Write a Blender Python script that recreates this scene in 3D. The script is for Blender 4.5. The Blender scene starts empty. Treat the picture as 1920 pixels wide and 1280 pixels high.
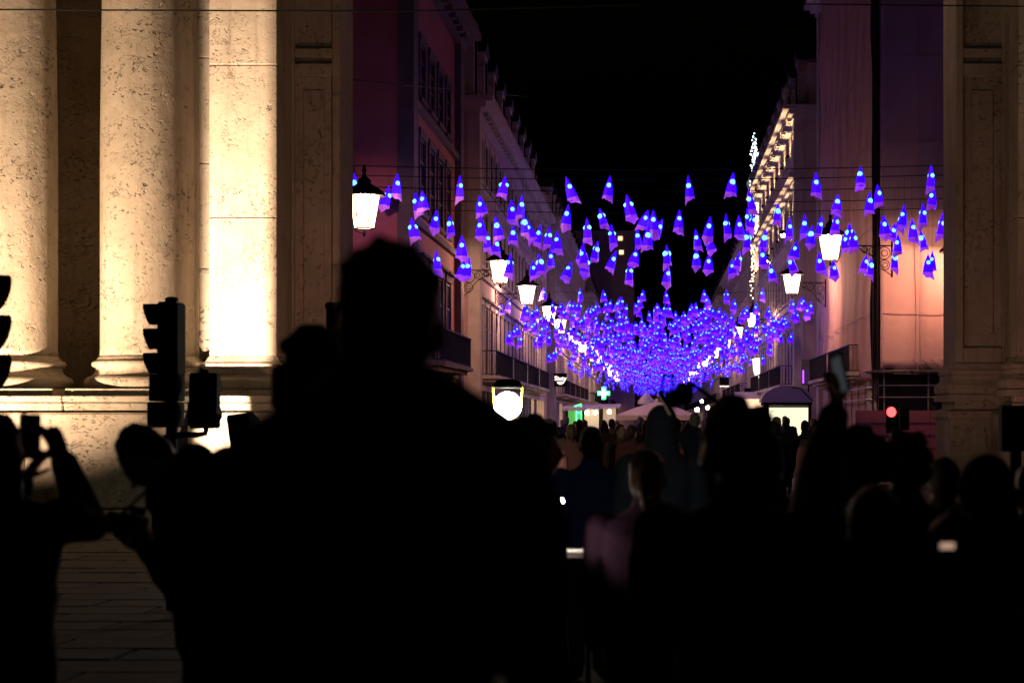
import bpy, bmesh, math, random
import numpy as np
from mathutils import Vector, Matrix, Euler

random.seed(11)
rng = np.random.default_rng(5)
SC = bpy.context.scene
COL = SC.collection
R = math.radians

# ---------------------------------------------------------------- camera
FPX, VX, VY, CZ = 3600.0, 1230.0, 785.0, 1.62      # focal length in photo pixels, vanishing point of the street, eye height
cam_d = bpy.data.cameras.new("camera")
cam_d.sensor_width = 36.0
cam_d.lens = 36.0 * FPX / 1920.0
cam_d.shift_x = -(VX - 960.0) / 1920.0
cam_d.shift_y = (VY - 640.0) / 1920.0
cam_d.clip_start, cam_d.clip_end = 0.1, 3000.0
cam_d.dof.use_dof = True
cam_d.dof.focus_distance = 50.0
cam_d.dof.aperture_fstop = 3.4
cam = bpy.data.objects.new("camera", cam_d)
cam.location = (0, 0, CZ)
cam.rotation_euler = (R(90), 0, 0)
COL.objects.link(cam)
SC.camera = cam

# ---------------------------------------------------------------- night sky
W = bpy.data.worlds.new("World")
SC.world = W
W.use_nodes = True
nt = W.node_tree
bg = nt.nodes["Background"]
sky = nt.nodes.new("ShaderNodeTexSky")
sky.sky_type = 'NISHITA'
sky.sun_disc = False
sky.sun_elevation = R(-4.0)
sky.sun_rotation = R(200)
nt.links.new(sky.outputs[0], bg.inputs[0])
bg.inputs[1].default_value = 0.05

# ---------------------------------------------------------------- exposure
SC.view_settings.view_transform = 'Standard'
SC.view_settings.look = 'None'
SC.view_settings.exposure = 0.0
SC.view_settings.gamma = 1.0
SC.view_settings.use_curve_mapping = False
SC.cycles.use_denoising = True
SC.cycles.max_bounces = 6
SC.cycles.diffuse_bounces = 3
SC.cycles.glossy_bounces = 2
SC.cycles.transparent_max_bounces = 8
SC.cycles.sample_clamp_indirect = 4.0
SC.cycles.use_light_tree = True

# ================================================================ helpers
def wx(px, Y): return (px - VX) / FPX * Y
def wz(py, Y): return CZ + (VY - py) / FPX * Y
def at(px, py, Y): return Vector((wx(px, Y), Y, wz(py, Y)))

class MB:
    """collects shapes and links them as one mesh object"""
    def __init__(s): s.v = []; s.f = []; s.m = []
    def add(s, vs, fs, mi=0):
        o = len(s.v); s.v += [tuple(p) for p in vs]
        s.f += [tuple(i + o for i in f) for f in fs]; s.m += [mi] * len(fs); return s
    def box(s, a, b, mi=0):
        x0, y0, z0 = [min(a[i], b[i]) for i in range(3)]; x1, y1, z1 = [max(a[i], b[i]) for i in range(3)]
        return s.add([(x0,y0,z0),(x1,y0,z0),(x1,y1,z0),(x0,y1,z0),(x0,y0,z1),(x1,y0,z1),(x1,y1,z1),(x0,y1,z1)],
                     [(0,3,2,1),(4,5,6,7),(0,1,5,4),(1,2,6,5),(2,3,7,6),(3,0,4,7)], mi)
    def cham(s, a, b, c=0.02, mi=0, jit=0.0, rnd=None):
        """box with chamfered vertical and horizontal edges"""
        x0, y0, z0 = [min(a[i], b[i]) for i in range(3)]; x1, y1, z1 = [max(a[i], b[i]) for i in range(3)]
        vs = []; 
        for z, k in ((z0, c), (z0 + c, 0), (z1 - c, 0), (z1, c)):
            for (x, y) in ((x0+c, y0), (x1-c, y0), (x1, y0+c), (x1, y1-c), (x1-c, y1), (x0+c, y1), (x0, y1-c), (x0, y0+c)):
                xx = min(max(x, x0 + k), x1 - k); yy = min(max(y, y0 + k), y1 - k)
                if rnd: xx += rnd.uniform(-jit, jit); yy += rnd.uniform(-jit, jit)
                vs.append((xx, yy, z))
        fs = [tuple(range(7, -1, -1)), tuple(range(24, 32))]
        for r in range(3):
            for i in range(8):
                j = (i + 1) % 8; fs.append((r*8+i, r*8+j, r*8+8+j, r*8+8+i))
        return s.add(vs, fs, mi)
    def tube(s, pts, r, n=6, mi=0, cap=True):
        pts = [Vector(p) for p in pts]; rs = r if isinstance(r, (list, tuple)) else [r] * len(pts)
        vs = []; fs = []
        t0 = (pts[1] - pts[0]).normalized()
        up = Vector((0, 0, 1)) if abs(t0.z) < .9 else Vector((1, 0, 0))
        for i, p in enumerate(pts):
            t = (pts[min(i+1, len(pts)-1)] - pts[max(i-1, 0)]).normalized()
            u = up - t * up.dot(t)
            if u.length < 1e-4: u = t.orthogonal()
            u.normalize(); w = t.cross(u); up = u
            for k in range(n):
                a = 2 * math.pi * k / n
                vs.append(p + (u * math.cos(a) + w * math.sin(a)) * rs[i])
        for i in range(len(pts) - 1):
            for k in range(n):
                j = (k + 1) % n; fs.append((i*n+k, i*n+j, (i+1)*n+j, (i+1)*n+k))
        if cap: fs += [tuple(range(n-1, -1, -1)), tuple(range((len(pts)-1)*n, len(pts)*n))]
        return s.add(vs, fs, mi)
    def lathe(s, prof, c=(0, 0), n=32, mi=0, cap=True, sq=None):
        """prof: list of (r, z); sq=(kx, ky) gives a rectangular section instead"""
        vs = []; fs = []
        for (r, z) in prof:
            for k in range(n):
                a = 2 * math.pi * k / n
                vs.append((c[0] + r * math.cos(a), c[1] + r * math.sin(a), z))
        for i in range(len(prof) - 1):
            for k in range(n):
                j = (k + 1) % n; fs.append((i*n+k, i*n+j, (i+1)*n+j, (i+1)*n+k))
        if cap: fs += [tuple(range(n-1, -1, -1)), tuple(range((len(prof)-1)*n, len(prof)*n))]
        return s.add(vs, fs, mi)
    def rect_prof(s, x0, x1, y0, y1, prof, mi=0):
        """rectangular moulded base: prof = list of (projection, z)"""
        vs = []; fs = []
        for (e, z) in prof: vs += [(x0-e, y0-e, z), (x1+e, y0-e, z), (x1+e, y1+e, z), (x0-e, y1+e, z)]
        for i in range(len(prof) - 1):
            for k in range(4):
                j = (k + 1) % 4; fs.append((i*4+k, i*4+j, i*4+4+j, i*4+4+k))
        fs += [(3, 2, 1, 0), tuple(range(len(prof)*4-4, len(prof)*4))]
        return s.add(vs, fs, mi)
    def ball(s, c, r, n=10, m=7, mi=0):
        r = r if isinstance(r, (list, tuple)) else (r, r, r)
        vs = [(c[0], c[1], c[2] - r[2])]; fs = []
        for i in range(1, m):
            b = -math.pi/2 + math.pi * i / m
            for k in range(n):
                a = 2*math.pi*k/n
                vs.append((c[0]+r[0]*math.cos(b)*math.cos(a), c[1]+r[1]*math.cos(b)*math.sin(a), c[2]+r[2]*math.sin(b)))
        vs.append((c[0], c[1], c[2] + r[2])); last = len(vs) - 1
        for k in range(n):
            j = (k+1) % n
            fs.append((0, 1+j, 1+k)); fs.append((last, last-n+k, last-n+j))
            for i in range(m-2): fs.append((1+i*n+k, 1+i*n+j, 1+(i+1)*n+j, 1+(i+1)*n+k))
        return s.add(vs, fs, mi)
    def torus(s, c, R_, r, axis='y', n=16, m=5, mi=0, a0=0, a1=2*math.pi):
        pts = []
        k = n + 1
        for i in range(k):
            a = a0 + (a1 - a0) * i / n; u, v = R_*math.cos(a), R_*math.sin(a)
            pts.append((c[0]+u, c[1], c[2]+v) if axis == 'y' else ((c[0], c[1]+u, c[2]+v) if axis == 'x' else (c[0]+u, c[1]+v, c[2])))
        return s.tube(pts, r, m, mi)
    def mesh(s, name, mats, smooth=False):
        me = bpy.data.meshes.new(name); me.from_pydata(s.v, [], s.f)
        for m in (mats if isinstance(mats, (list, tuple)) else [mats]): me.materials.append(m)
        if any(s.m): me.polygons.foreach_set("material_index", s.m)
        if smooth: me.polygons.foreach_set("use_smooth", [True] * len(s.f))
        me.update(); return me
    def build(s, name, mats, parent=None, smooth=False, loc=None):
        return link(name, s.mesh(name, mats, smooth), parent, loc)

def link(name, data, parent=None, loc=None):
    o = bpy.data.objects.new(name, data); COL.objects.link(o)
    if parent is not None: o.parent = parent
    if loc is not None: o.location = loc
    return o
def tag(o, label=None, cat=None, group=None, kind=None):
    if label: o["label"] = label
    if cat: o["category"] = cat
    if group: o["group"] = group
    if kind: o["kind"] = kind
    return o
def thing(name, label, cat, loc=(0, 0, 0), group=None, rz=0.0):
    o = bpy.data.objects.new(name, None); COL.objects.link(o)
    o.location = loc; o.rotation_euler = (0, 0, rz); o.empty_display_size = .2
    return tag(o, label, cat, group)
ORD = "first second third fourth fifth sixth seventh eighth ninth tenth eleventh twelfth thirteenth fourteenth fifteenth sixteenth seventeenth eighteenth nineteenth twentieth".split()
TENS = {2: "twenty", 3: "thirty", 4: "forty", 5: "fifty", 6: "sixty", 7: "seventy"}
def ordw(i):
    i += 1
    if i <= 20: return ORD[i-1]
    if i % 10 == 0: return TENS[i//10][:-1] + "ieth"
    return TENS[i//10] + "-" + ORD[i%10-1]

# ================================================================ materials
def mat(name, col, rough=.7, metal=0.0, spec=.3):
    m = bpy.data.materials.new(name); m.use_nodes = True
    b = m.node_tree.nodes["Principled BSDF"]
    b.inputs["Base Color"].default_value = (*col, 1); b.inputs["Roughness"].default_value = rough
    b.inputs["Metallic"].default_value = metal; b.inputs["Specular IOR Level"].default_value = spec
    return m
def emit(name, col, strength, base=(.05, .05, .05), sampling=None):
    m = mat(name, base, .5); b = m.node_tree.nodes["Principled BSDF"]
    b.inputs["Emission Color"].default_value = (*col, 1); b.inputs["Emission Strength"].default_value = strength
    if sampling: m.cycles.emission_sampling = sampling
    return m
def N(m, t, **kw):
    n = m.node_tree.nodes.new(t)
    for k, v in kw.items():
        if hasattr(n, k): setattr(n, k, v)
        else: n.inputs[k.replace('_', ' ')].default_value = v
    return n
def L(m, a, b): m.node_tree.links.new(a, b)
def rough_mat(name, c0, c1, scale=3.0, rough=.85, bump=.2, bscale=40.0, bdist=.01):
    """plaster / stone / cloth with mottled colour and fine relief"""
    m = mat(name, c0, rough); b = m.node_tree.nodes["Principled BSDF"]
    tc = N(m, "ShaderNodeTexCoord")
    n1 = N(m, "ShaderNodeTexNoise", Scale=scale, Detail=6.0, Roughness=.62); L(m, tc.outputs["Object"], n1.inputs["Vector"])
    cr = N(m, "ShaderNodeValToRGB"); cr.color_ramp.elements[0].position = .33; cr.color_ramp.elements[1].position = .68
    cr.color_ramp.elements[0].color = (*c0, 1); cr.color_ramp.elements[1].color = (*c1, 1)
    L(m, n1.outputs["Fac"], cr.inputs[0]); L(m, cr.outputs[0], b.inputs["Base Color"])
    n2 = N(m, "ShaderNodeTexNoise", Scale=bscale, Detail=4.0); L(m, tc.outputs["Object"], n2.inputs["Vector"])
    bp = N(m, "ShaderNodeBump", Strength=bump, Distance=bdist); L(m, n2.outputs["Fac"], bp.inputs["Height"]); L(m, bp.outputs[0], b.inputs["Normal"])
    return m

def limestone(name, seed=0.0, pit=1.0, squash=1.0):
    """old pitted limestone: clusters of pits, hairline cracks, stains; real relief through bump"""
    m = mat(name, (.4, .33, .24), .9); b = m.node_tree.nodes["Principled BSDF"]
    tc = N(m, "ShaderNodeTexCoord"); mp = N(m, "ShaderNodeMapping"); mp.inputs["Location"].default_value = (seed, seed*1.7, seed*.6)
    mp.inputs["Scale"].default_value = (1, 1, squash)
    L(m, tc.outputs["Object"], mp.inputs[0]); v = mp.outputs[0]
    wn = N(m, "ShaderNodeTexNoise", Scale=3.2, Detail=5.0, Roughness=.6); L(m, v, wn.inputs["Vector"])
    # warped coordinates for ragged pits
    mixv = N(m, "ShaderNodeVectorMath", operation='MULTIPLY_ADD'); L(m, wn.outputs["Color"], mixv.inputs[0]); mixv.inputs[1].default_value = (.35, .35, .35); L(m, v, mixv.inputs[2])
    # cluster mask
    cl = N(m, "ShaderNodeTexNoise", Scale=1.25, Detail=3.0, Roughness=.6); L(m, v, cl.inputs["Vector"])
    clr = N(m, "ShaderNodeMapRange"); clr.inputs[1].default_value = .44; clr.inputs[2].default_value = .60; L(m, cl.outputs["Fac"], clr.inputs[0])
    # pits : thresholded noise at two scales
    def pits(scale, t0, t1, sx):
        mp2 = N(m, "ShaderNodeMapping"); mp2.inputs["Scale"].default_value = (1, 1, sx); L(m, mixv.outputs[0], mp2.inputs[0])
        p = N(m, "ShaderNodeTexNoise", Scale=scale, Detail=3.0, Roughness=.55); L(m, mp2.outputs[0], p.inputs["Vector"])
        r = N(m, "ShaderNodeMapRange"); r.inputs[1].default_value = t0; r.inputs[2].default_value = t1; L(m, p.outputs["Fac"], r.inputs[0]); return r.outputs[0]
    def cells(scale, t0, t1, keep, sx):
        mp2 = N(m, "ShaderNodeMapping"); mp2.inputs["Scale"].default_value = (1, 1, sx); L(m, mixv.outputs[0], mp2.inputs[0])
        p = N(m, "ShaderNodeTexVoronoi", Scale=scale); p.inputs["Randomness"].default_value = 1.0; L(m, mp2.outputs[0], p.inputs["Vector"])
        dn = N(m, "ShaderNodeTexNoise", Scale=scale*2.3, Detail=3.0); L(m, mp2.outputs[0], dn.inputs["Vector"])
        dd = N(m, "ShaderNodeMath", operation='MULTIPLY_ADD'); L(m, dn.outputs["Fac"], dd.inputs[0]); dd.inputs[1].default_value = .55; L(m, p.outputs["Distance"], dd.inputs[2])
        r = N(m, "ShaderNodeMapRange"); r.inputs[1].default_value = t0; r.inputs[2].default_value = t1; r.inputs[3].default_value = 1; r.inputs[4].default_value = 0; L(m, dd.outputs[0], r.inputs[0])
        sp = N(m, "ShaderNodeSeparateColor"); L(m, p.outputs["Color"], sp.inputs[0])
        gt = N(m, "ShaderNodeMath", operation='GREATER_THAN'); L(m, sp.outputs[0], gt.inputs[0]); gt.inputs[1].default_value = keep
        q = N(m, "ShaderNodeMath", operation='MULTIPLY'); L(m, r.outputs[0], q.inputs[0]); L(m, gt.outputs[0], q.inputs[1]); return q.outputs[0]
    pa = cells(10.0, .42, .62, .45, 1.3); pb = cells(17.0, .40, .56, .72, 1.2)
    mu = N(m, "ShaderNodeMath", operation='MULTIPLY'); L(m, pa, mu.inputs[0]); L(m, clr.outputs[0], mu.inputs[1])
    ad = N(m, "ShaderNodeMath", operation='MULTIPLY_ADD'); L(m, pb, ad.inputs[0]); ad.inputs[1].default_value = .38; L(m, mu.outputs[0], ad.inputs[2]); ad.use_clamp = True
    ps = N(m, "ShaderNodeMath", operation='MULTIPLY'); L(m, ad.outputs[0], ps.inputs[0]); ps.inputs[1].default_value = pit; ps.use_clamp = True
    # hairline cracks
    cn = N(m, "ShaderNodeTexNoise", Scale=2.1, Detail=5.0, Roughness=.55); L(m, mixv.outputs[0], cn.inputs["Vector"])
    cs = N(m, "ShaderNodeMath", operation='SUBTRACT'); L(m, cn.outputs["Fac"], cs.inputs[0]); cs.inputs[1].default_value = .5
    ca = N(m, "ShaderNodeMath", operation='ABSOLUTE'); L(m, cs.outputs[0], ca.inputs[0])
    crk = N(m, "ShaderNodeMapRange"); crk.inputs[1].default_value = 0.0; crk.inputs[2].default_value = .006; crk.inputs[3].default_value = 1; crk.inputs[4].default_value = 0; L(m, ca.outputs[0], crk.inputs[0])
    cm = N(m, "ShaderNodeMath", operation='MULTIPLY'); L(m, crk.outputs[0], cm.inputs[0]); L(m, clr.outputs[0], cm.inputs[1])
    # colour
    st = N(m, "ShaderNodeTexNoise", Scale=.9, Detail=7.0, Roughness=.65); L(m, v, st.inputs["Vector"])
    ramp = N(m, "ShaderNodeValToRGB"); e = ramp.color_ramp.elements; e[0].position = .3; e[1].position = .7
    e[0].color = (.36, .30, .215, 1); e[1].color = (.50, .43, .33, 1); L(m, st.outputs["Fac"], ramp.inputs[0])
    smp = N(m, "ShaderNodeMapping"); smp.inputs["Scale"].default_value = (2.6, 2.6, .16); L(m, v, smp.inputs[0])
    sn = N(m, "ShaderNodeTexNoise", Scale=1.6, Detail=6.0, Roughness=.7); L(m, smp.outputs[0], sn.inputs["Vector"])
    sr = N(m, "ShaderNodeMapRange"); sr.inputs[1].default_value = .50; sr.inputs[2].default_value = .74; sr.inputs[4].default_value = .6; L(m, sn.outputs["Fac"], sr.inputs[0])
    soot = N(m, "ShaderNodeMix", data_type='RGBA'); soot.inputs[7].default_value = (.20, .155, .105, 1); L(m, sr.outputs[0], soot.inputs[0]); L(m, ramp.outputs[0], soot.inputs[6])
    mx = N(m, "ShaderNodeMix", data_type='RGBA'); mx.inputs[7].default_value = (.10, .075, .05, 1)
    dk = N(m, "ShaderNodeMath", operation='MULTIPLY'); L(m, ps.outputs[0], dk.inputs[0]); dk.inputs[1].default_value = .55
    L(m, dk.outputs[0], mx.inputs[0]); L(m, soot.outputs[2], mx.inputs[6]); L(m, mx.outputs[2], b.inputs["Base Color"])
    # relief
    fine = N(m, "ShaderNodeTexNoise", Scale=60.0, Detail=4.0); L(m, v, fine.inputs["Vector"])
    h1 = N(m, "ShaderNodeMath", operation='MULTIPLY_ADD'); L(m, ps.outputs[0], h1.inputs[0]); h1.inputs[1].default_value = -1.0
    f2 = N(m, "ShaderNodeMath", operation='MULTIPLY'); L(m, fine.outputs["Fac"], f2.inputs[0]); f2.inputs[1].default_value = .10
    L(m, f2.outputs[0], h1.inputs[2])
    h2 = N(m, "ShaderNodeMath", operation='MULTIPLY_ADD'); L(m, cm.outputs[0], h2.inputs[0]); h2.inputs[1].default_value = -.5; L(m, h1.outputs[0], h2.inputs[2])
    h3 = N(m, "ShaderNodeMath", operation='MULTIPLY_ADD'); L(m, wn.outputs["Fac"], h3.inputs[0]); h3.inputs[1].default_value = .5; L(m, h2.outputs[0], h3.inputs[2])
    bp = N(m, "ShaderNodeBump", Strength=.85, Distance=.05); L(m, h3.outputs[0], bp.inputs["Height"]); L(m, bp.outputs[0], b.inputs["Normal"])
    return m

M = {}
M['stone'] = limestone("limestone_weathered", 0.0, 1.0)
M['stone2'] = limestone("limestone_smooth", 7.3, .55)
M['block'] = limestone("limestone_blocks", 3.1, .8, 1.8)
M['iron'] = mat("black_iron", (.01, .01, .012), .7, .2, .2)
M['blackplastic'] = mat("black_housing", (.008, .009, .011), .85, 0, .12)
M['plaster_redlit'] = rough_mat("red_lit_plaster", (.46, .13, .14), (.54, .17, .17), .8, .9, .15, 30)  # red light on the left corner building put into its plaster colour
M['plaster_pink'] = rough_mat("pink_plaster", (.44, .29, .28), (.54, .37, .35), .7, .9, .15, 30)
M['plaster_cream'] = rough_mat("cream_plaster", (.50, .38, .33), (.6, .46, .4), .7, .9, .15, 30)
M['facade_stone'] = rough_mat("facade_limestone", (.46, .4, .34), (.58, .52, .44), 2.0, .85, .2, 25)
M['trim_dark'] = rough_mat("dark_trim_stone", (.13, .085, .09), (.19, .13, .125), 2.0, .9, .2, 25)  # darker trim stone for the left corner building
M['glass_dark'] = mat("dark_window_glass", (.012, .012, .016), .12, 0, .5)
M['wood_dark'] = mat("dark_shutter_wood", (.05, .035, .03), .6)
M['roof'] = rough_mat("roof_tiles", (.16, .07, .045), (.24, .11, .07), 6, .9, .4, 20)
M['slate'] = rough_mat("slate_grey", (.08, .08, .09), (.13, .12, .13), 3, .8, .2, 20)
M['asphalt'] = rough_mat("cobbled_basalt", (.035, .034, .036), (.06, .058, .055), 4, .75, .6, 9, .03)
M['pave'] = rough_mat("limestone_paving", (.03, .028, .026), (.055, .05, .045), 5, .6, .5, 12, .02)
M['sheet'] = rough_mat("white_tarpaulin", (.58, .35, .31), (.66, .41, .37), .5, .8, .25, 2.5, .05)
M['steel'] = mat("galvanised_tube", (.3, .29, .28), .5, .8)
M['corr'] = rough_mat("hoarding_metal_red_glow", (.30, .10, .12), (.38, .14, .15), 1.5, .5, .1, 30)  # red glow of the signal put into the panels' base colour
M['canvas'] = rough_mat("pale_canvas", (.62, .56, .5), (.7, .64, .58), 1.5, .9, .2, 60)
M['lampglass'] = bpy.data.materials.new("lit_lantern_glass"); M['lampglass'].use_nodes = True
_t = M['lampglass'].node_tree; _t.nodes.remove(_t.nodes["Principled BSDF"]); _e = _t.nodes.new("ShaderNodeEmission"); _e.inputs[0].default_value = (1.0, .62, .38, 1); _e.inputs[1].default_value = 5.0
_tr = _t.nodes.new("ShaderNodeBsdfTransparent"); _ad = _t.nodes.new("ShaderNodeAddShader"); _t.links.new(_e.outputs[0], _ad.inputs[0]); _t.links.new(_tr.outputs[0], _ad.inputs[1]); _t.links.new(_ad.outputs[0], _t.nodes["Material Output"].inputs[0])
M['shopglow'] = emit("lit_shop_window", (1.0, .62, .36), 1.6)
M['warmbulb'] = emit("warm_bulb", (1.0, .78, .5), 60.0)
M['floodglobe'] = emit("white_floodlight_globe", (1.0, .95, .72), 170.0)
M['adpanel'] = emit("backlit_poster", (1.0, .92, .58), 1.25)
M['posterink'] = emit("poster_grey_print", (.4, .38, .25), .5)
M['green'] = emit("green_led", (.05, 1.0, .25), 7.0)
M['greenpale'] = emit("pale_green_led", (.6, 1.0, .8), 9.0)
M['red'] = emit("red_signal_lens", (1.0, .03, .03), 9.0)
M['redcore'] = emit("red_signal_core", (1.0, .55, .45), 60.0)
M['ledwhite'] = emit("cool_led", (.75, .9, 1.0), 9.0)
M['ledwarm'] = emit("warm_led", (1.0, .74, .4), 11.0)
M['signwhite'] = emit("white_sign_letters", (1.0, .85, .75), 2.2)
M['signred'] = emit("pink_sign_edge", (1.0, .25, .18), 3.0)
M['violet'] = emit("violet_tube", (.42, .06, 1.0), 3.0)
M['litwin'] = emit("lit_window", (1.0, .72, .4), 1.6)
M['skin'] = rough_mat("skin", (.38, .22, .15), (.46, .28, .2), 8, .55, .05, 60)
M['lip'] = mat("lip_skin", (.3, .12, .1), .5)
M['eye'] = mat("eye_dark", (.03, .025, .02), .3)
M['screen'] = emit("phone_screen_grey", (.62, .7, .78), .05)
M['screenwarm'] = emit("phone_screen_warm", (1.0, .62, .45), .5)
M['paper'] = mat("white_card", (.75, .74, .7), .8)
M['strap'] = mat("dark_strap", (.02, .018, .016), .8)
def cloth(name, c):
    return rough_mat(name, c, tuple(min(1, x * 1.35) for x in c), 6, .95, .3, 25, .02)
CL = {'black': cloth("black_wool", (.012, .012, .014)), 'navy': cloth("navy_jacket", (.014, .018, .04)), 'char': cloth("charcoal_jacket", (.05, .046, .045)),
      'brown': cloth("brown_coat", (.14, .09, .065)), 'blue': cloth("blue_anorak", (.05, .09, .28)), 'grey': cloth("blue_grey_hoodie", (.12, .15, .2)),
      'plum': cloth("plum_jacket", (.085, .04, .075)), 'tan': cloth("tan_coat", (.16, .12, .09)), 'olive': cloth("olive_parka", (.05, .05, .03)),
      'jeans': cloth("dark_jeans", (.018, .022, .04)), 'red': cloth("dull_red_coat", (.10, .035, .035))}
HAIR = {'black': rough_mat("black_hair", (.008, .007, .006), (.016, .013, .011), 30, .5, .6, 90, .01), 'brown': rough_mat("brown_hair", (.03, .018, .01), (.06, .035, .02), 30, .5, .6, 90, .01),
        'fair': rough_mat("fair_hair", (.13, .09, .045), (.22, .15, .08), 30, .5, .6, 90, .01), 'grey': rough_mat("grey_hair", (.12, .12, .12), (.2, .2, .2), 30, .5, .6, 90, .01)}

# lantern materials: coloured film lit from inside, hems tinted by street light
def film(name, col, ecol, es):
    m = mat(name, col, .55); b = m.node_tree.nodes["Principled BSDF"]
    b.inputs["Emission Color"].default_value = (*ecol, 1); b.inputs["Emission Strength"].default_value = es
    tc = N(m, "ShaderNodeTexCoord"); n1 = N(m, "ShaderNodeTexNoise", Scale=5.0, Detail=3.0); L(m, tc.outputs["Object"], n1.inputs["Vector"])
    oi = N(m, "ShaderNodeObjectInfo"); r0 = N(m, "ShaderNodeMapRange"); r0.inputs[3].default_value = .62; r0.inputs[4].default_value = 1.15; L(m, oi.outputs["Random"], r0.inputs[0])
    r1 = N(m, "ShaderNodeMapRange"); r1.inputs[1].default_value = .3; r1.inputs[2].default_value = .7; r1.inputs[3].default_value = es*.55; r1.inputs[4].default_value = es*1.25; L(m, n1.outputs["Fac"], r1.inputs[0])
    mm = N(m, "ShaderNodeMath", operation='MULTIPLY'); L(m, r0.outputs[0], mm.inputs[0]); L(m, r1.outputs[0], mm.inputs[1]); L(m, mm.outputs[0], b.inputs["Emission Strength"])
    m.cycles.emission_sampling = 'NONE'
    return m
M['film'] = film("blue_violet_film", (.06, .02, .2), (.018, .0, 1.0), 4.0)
M['hem'] = film("street_tinted_hem", (.66, .34, .55), (.33, .03, .80), .85)  # street lamps' pink and weaker inner glow put into the hem colour
M['hem2'] = film("street_tinted_far_hem", (.40, .18, .42), (.13, .0, .95), 1.3)  # bluer far hem, the same light put into its colour
M['led2'] = emit("small_cyan_led", (.07, .48, 1.0), 2.7, sampling='NONE')
M['led'] = emit("cyan_led_ball", (.13, .55, 1.0), 3.2, sampling='NONE')

# ================================================================ ground, roads
def sheet(name, x0, x1, y0, y1, z, m):
    return tag(MB().add([(x0,y0,z),(x1,y0,z),(x1,y1,z),(x0,y1,z)], [(0,1,2,3)]).build(name, m), kind="structure")
sheet("ground", -900, 900, -300, 1600, -.02, M['asphalt'])
M['basalt'] = rough_mat("dark_basalt_setts", (.012, .012, .013), (.022, .021, .02), 5, .95, .5, 12, .02); M['basalt'].node_tree.nodes["Principled BSDF"].inputs["Specular IOR Level"].default_value = .05
sheet("square_pavement", -40, 40, -20, 44, 0.0, M['basalt'])
sheet("street_pavement", -6.95, 6.95, 56, 420, 0.0, M['pave'])
for s in (-1, 1):
    tag(MB().box((s*4.6, 44.3, -.015), (s*30, 45.6, .12)).build("kerb", M['facade_stone']), kind="structure")

PAVE = bpy.data.objects["square_pavement"]
M['slab'] = rough_mat("dark_paving_slab", (.010, .0095, .009), (.022, .02, .018), 3, .95, .5, 14, .02)
slab = MB().cham((-.59, -.29, .003), (.59, .29, .03), .012).mesh("paving_slab", M['slab'])
_r = random.Random(2)
for j in range(30):
    for i in range(7):
        link("paving_slab", slab, PAVE, (-2.4 - i*1.2 - (j % 2)*.6, 10.0 + j*.6, _r.uniform(-.004, .004)))

# ================================================================ triumphal arch (two piers, columns, pedestals)
rs = random.Random(3)
ARCH = thing("triumphal_arch", "pale limestone triumphal arch whose floodlit columns and piers frame the street", "arch", (0, 30, 0))
AO = Vector((0, 30, 0))
def apart(mb, name, m, parent, smooth=False):
    o = mb.build(name, m, parent, smooth)
    return o
class OMB(MB):
    """MB in world coordinates, moved into the arch's frame on build"""
    def build(s, name, mats, parent=None, smooth=False, loc=None):
        s.v = [(x - AO.x, y - AO.y, z - AO.z) for (x, y, z) in s.v]
        return MB.build(s, name, mats, parent, smooth, loc)

def column(cx, cy, z0=1.96, z1=11.5):
    n = 64
    base = OMB()
    base.box((cx-.98, cy-.98, z0), (cx+.98, cy+.98, z0+.10))
    pr = []
    def tor(zc, rc, rr, k=7):
        return [(rc + rr*math.cos(-math.pi/2 + math.pi*i/k), zc + rr*math.sin(-math.pi/2 + math.pi*i/k)) for i in range(k+1)]
    pr += [(.90, z0+.102)] + tor(z0+.20, .86, .095) + [(.86, z0+.30), (.82, z0+.33), (.79, z0+.38), (.80, z0+.42)] + tor(z0+.475, .80, .05) + [(.79, z0+.535), (.755, z0+.57), (.735, z0+.60)]
    base.lathe(pr, (cx, cy), n)
    b = base.build("column_base", M['stone2'], ARCH, True)
    for p in b.data.polygons[:6]: p.use_smooth = False
    pr = [(.73, z0+.602), (.725, z0+.7)]
    H = z1 - z0
    for i in range(1, 41):
        t = i/40; pr.append((.725 - .11*max(0, t-.3)**1.5/(.7**1.5), z0+.7 + (H-.7)*t))
    sh = OMB().lathe(pr, (cx, cy), n)
    # chips knocked out of the surface
    o = sh.build("column_shaft", M['stone'], ARCH, True)
    cap = OMB().lathe([(.62, z1+.002), (.66, z1+.1), (.64, z1+.2), (.72, z1+.5), (.85, z1+.9), (.95, z1+1.1)], (cx, cy), 32)
    cap.box((cx-.95, cy-.95, z1+1.102), (cx+.95, cy+.95, z1+1.3))
    cap.build("column_capital", M['stone2'], ARCH, True)
    return o

def moulded(x0, x1, y0, y1, z0, parent, name="pilaster_base", k=1.0):
    pr = [(.20*k, z0), (.20*k, z0+.10), (.17*k, z0+.105)]
    for i in range(7):
        a = -math.pi/2 + math.pi*i/6; pr.append((.13*k + .07*k*math.cos(a), z0+.195 + .085*math.sin(a)))
    pr += [(.12*k, z0+.30), (.08*k, z0+.34), (.08*k, z0+.41)]
    for i in range(5):
        a = -math.pi/2 + math.pi*i/4; pr.append((.07*k + .04*k*math.cos(a), z0+.46 + .045*math.sin(a)))
    pr += [(.05*k, z0+.52), (.02*k, z0+.57), (.0, z0+.60)]
    return OMB().rect_prof(x0, x1, y0, y1, pr).build(name, M['stone2'], parent)

def stacked(x0, x1, y0, y1, zs, m, parent, name="stone_block", gap=.008, c=.012):
    for a, b in zip(zs[:-1], zs[1:]):
        OMB().cham((x0, y0 + rs.uniform(-.004, .004), a + gap/2), (x1, y1, b - gap/2), c).build(name, m, parent)

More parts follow.
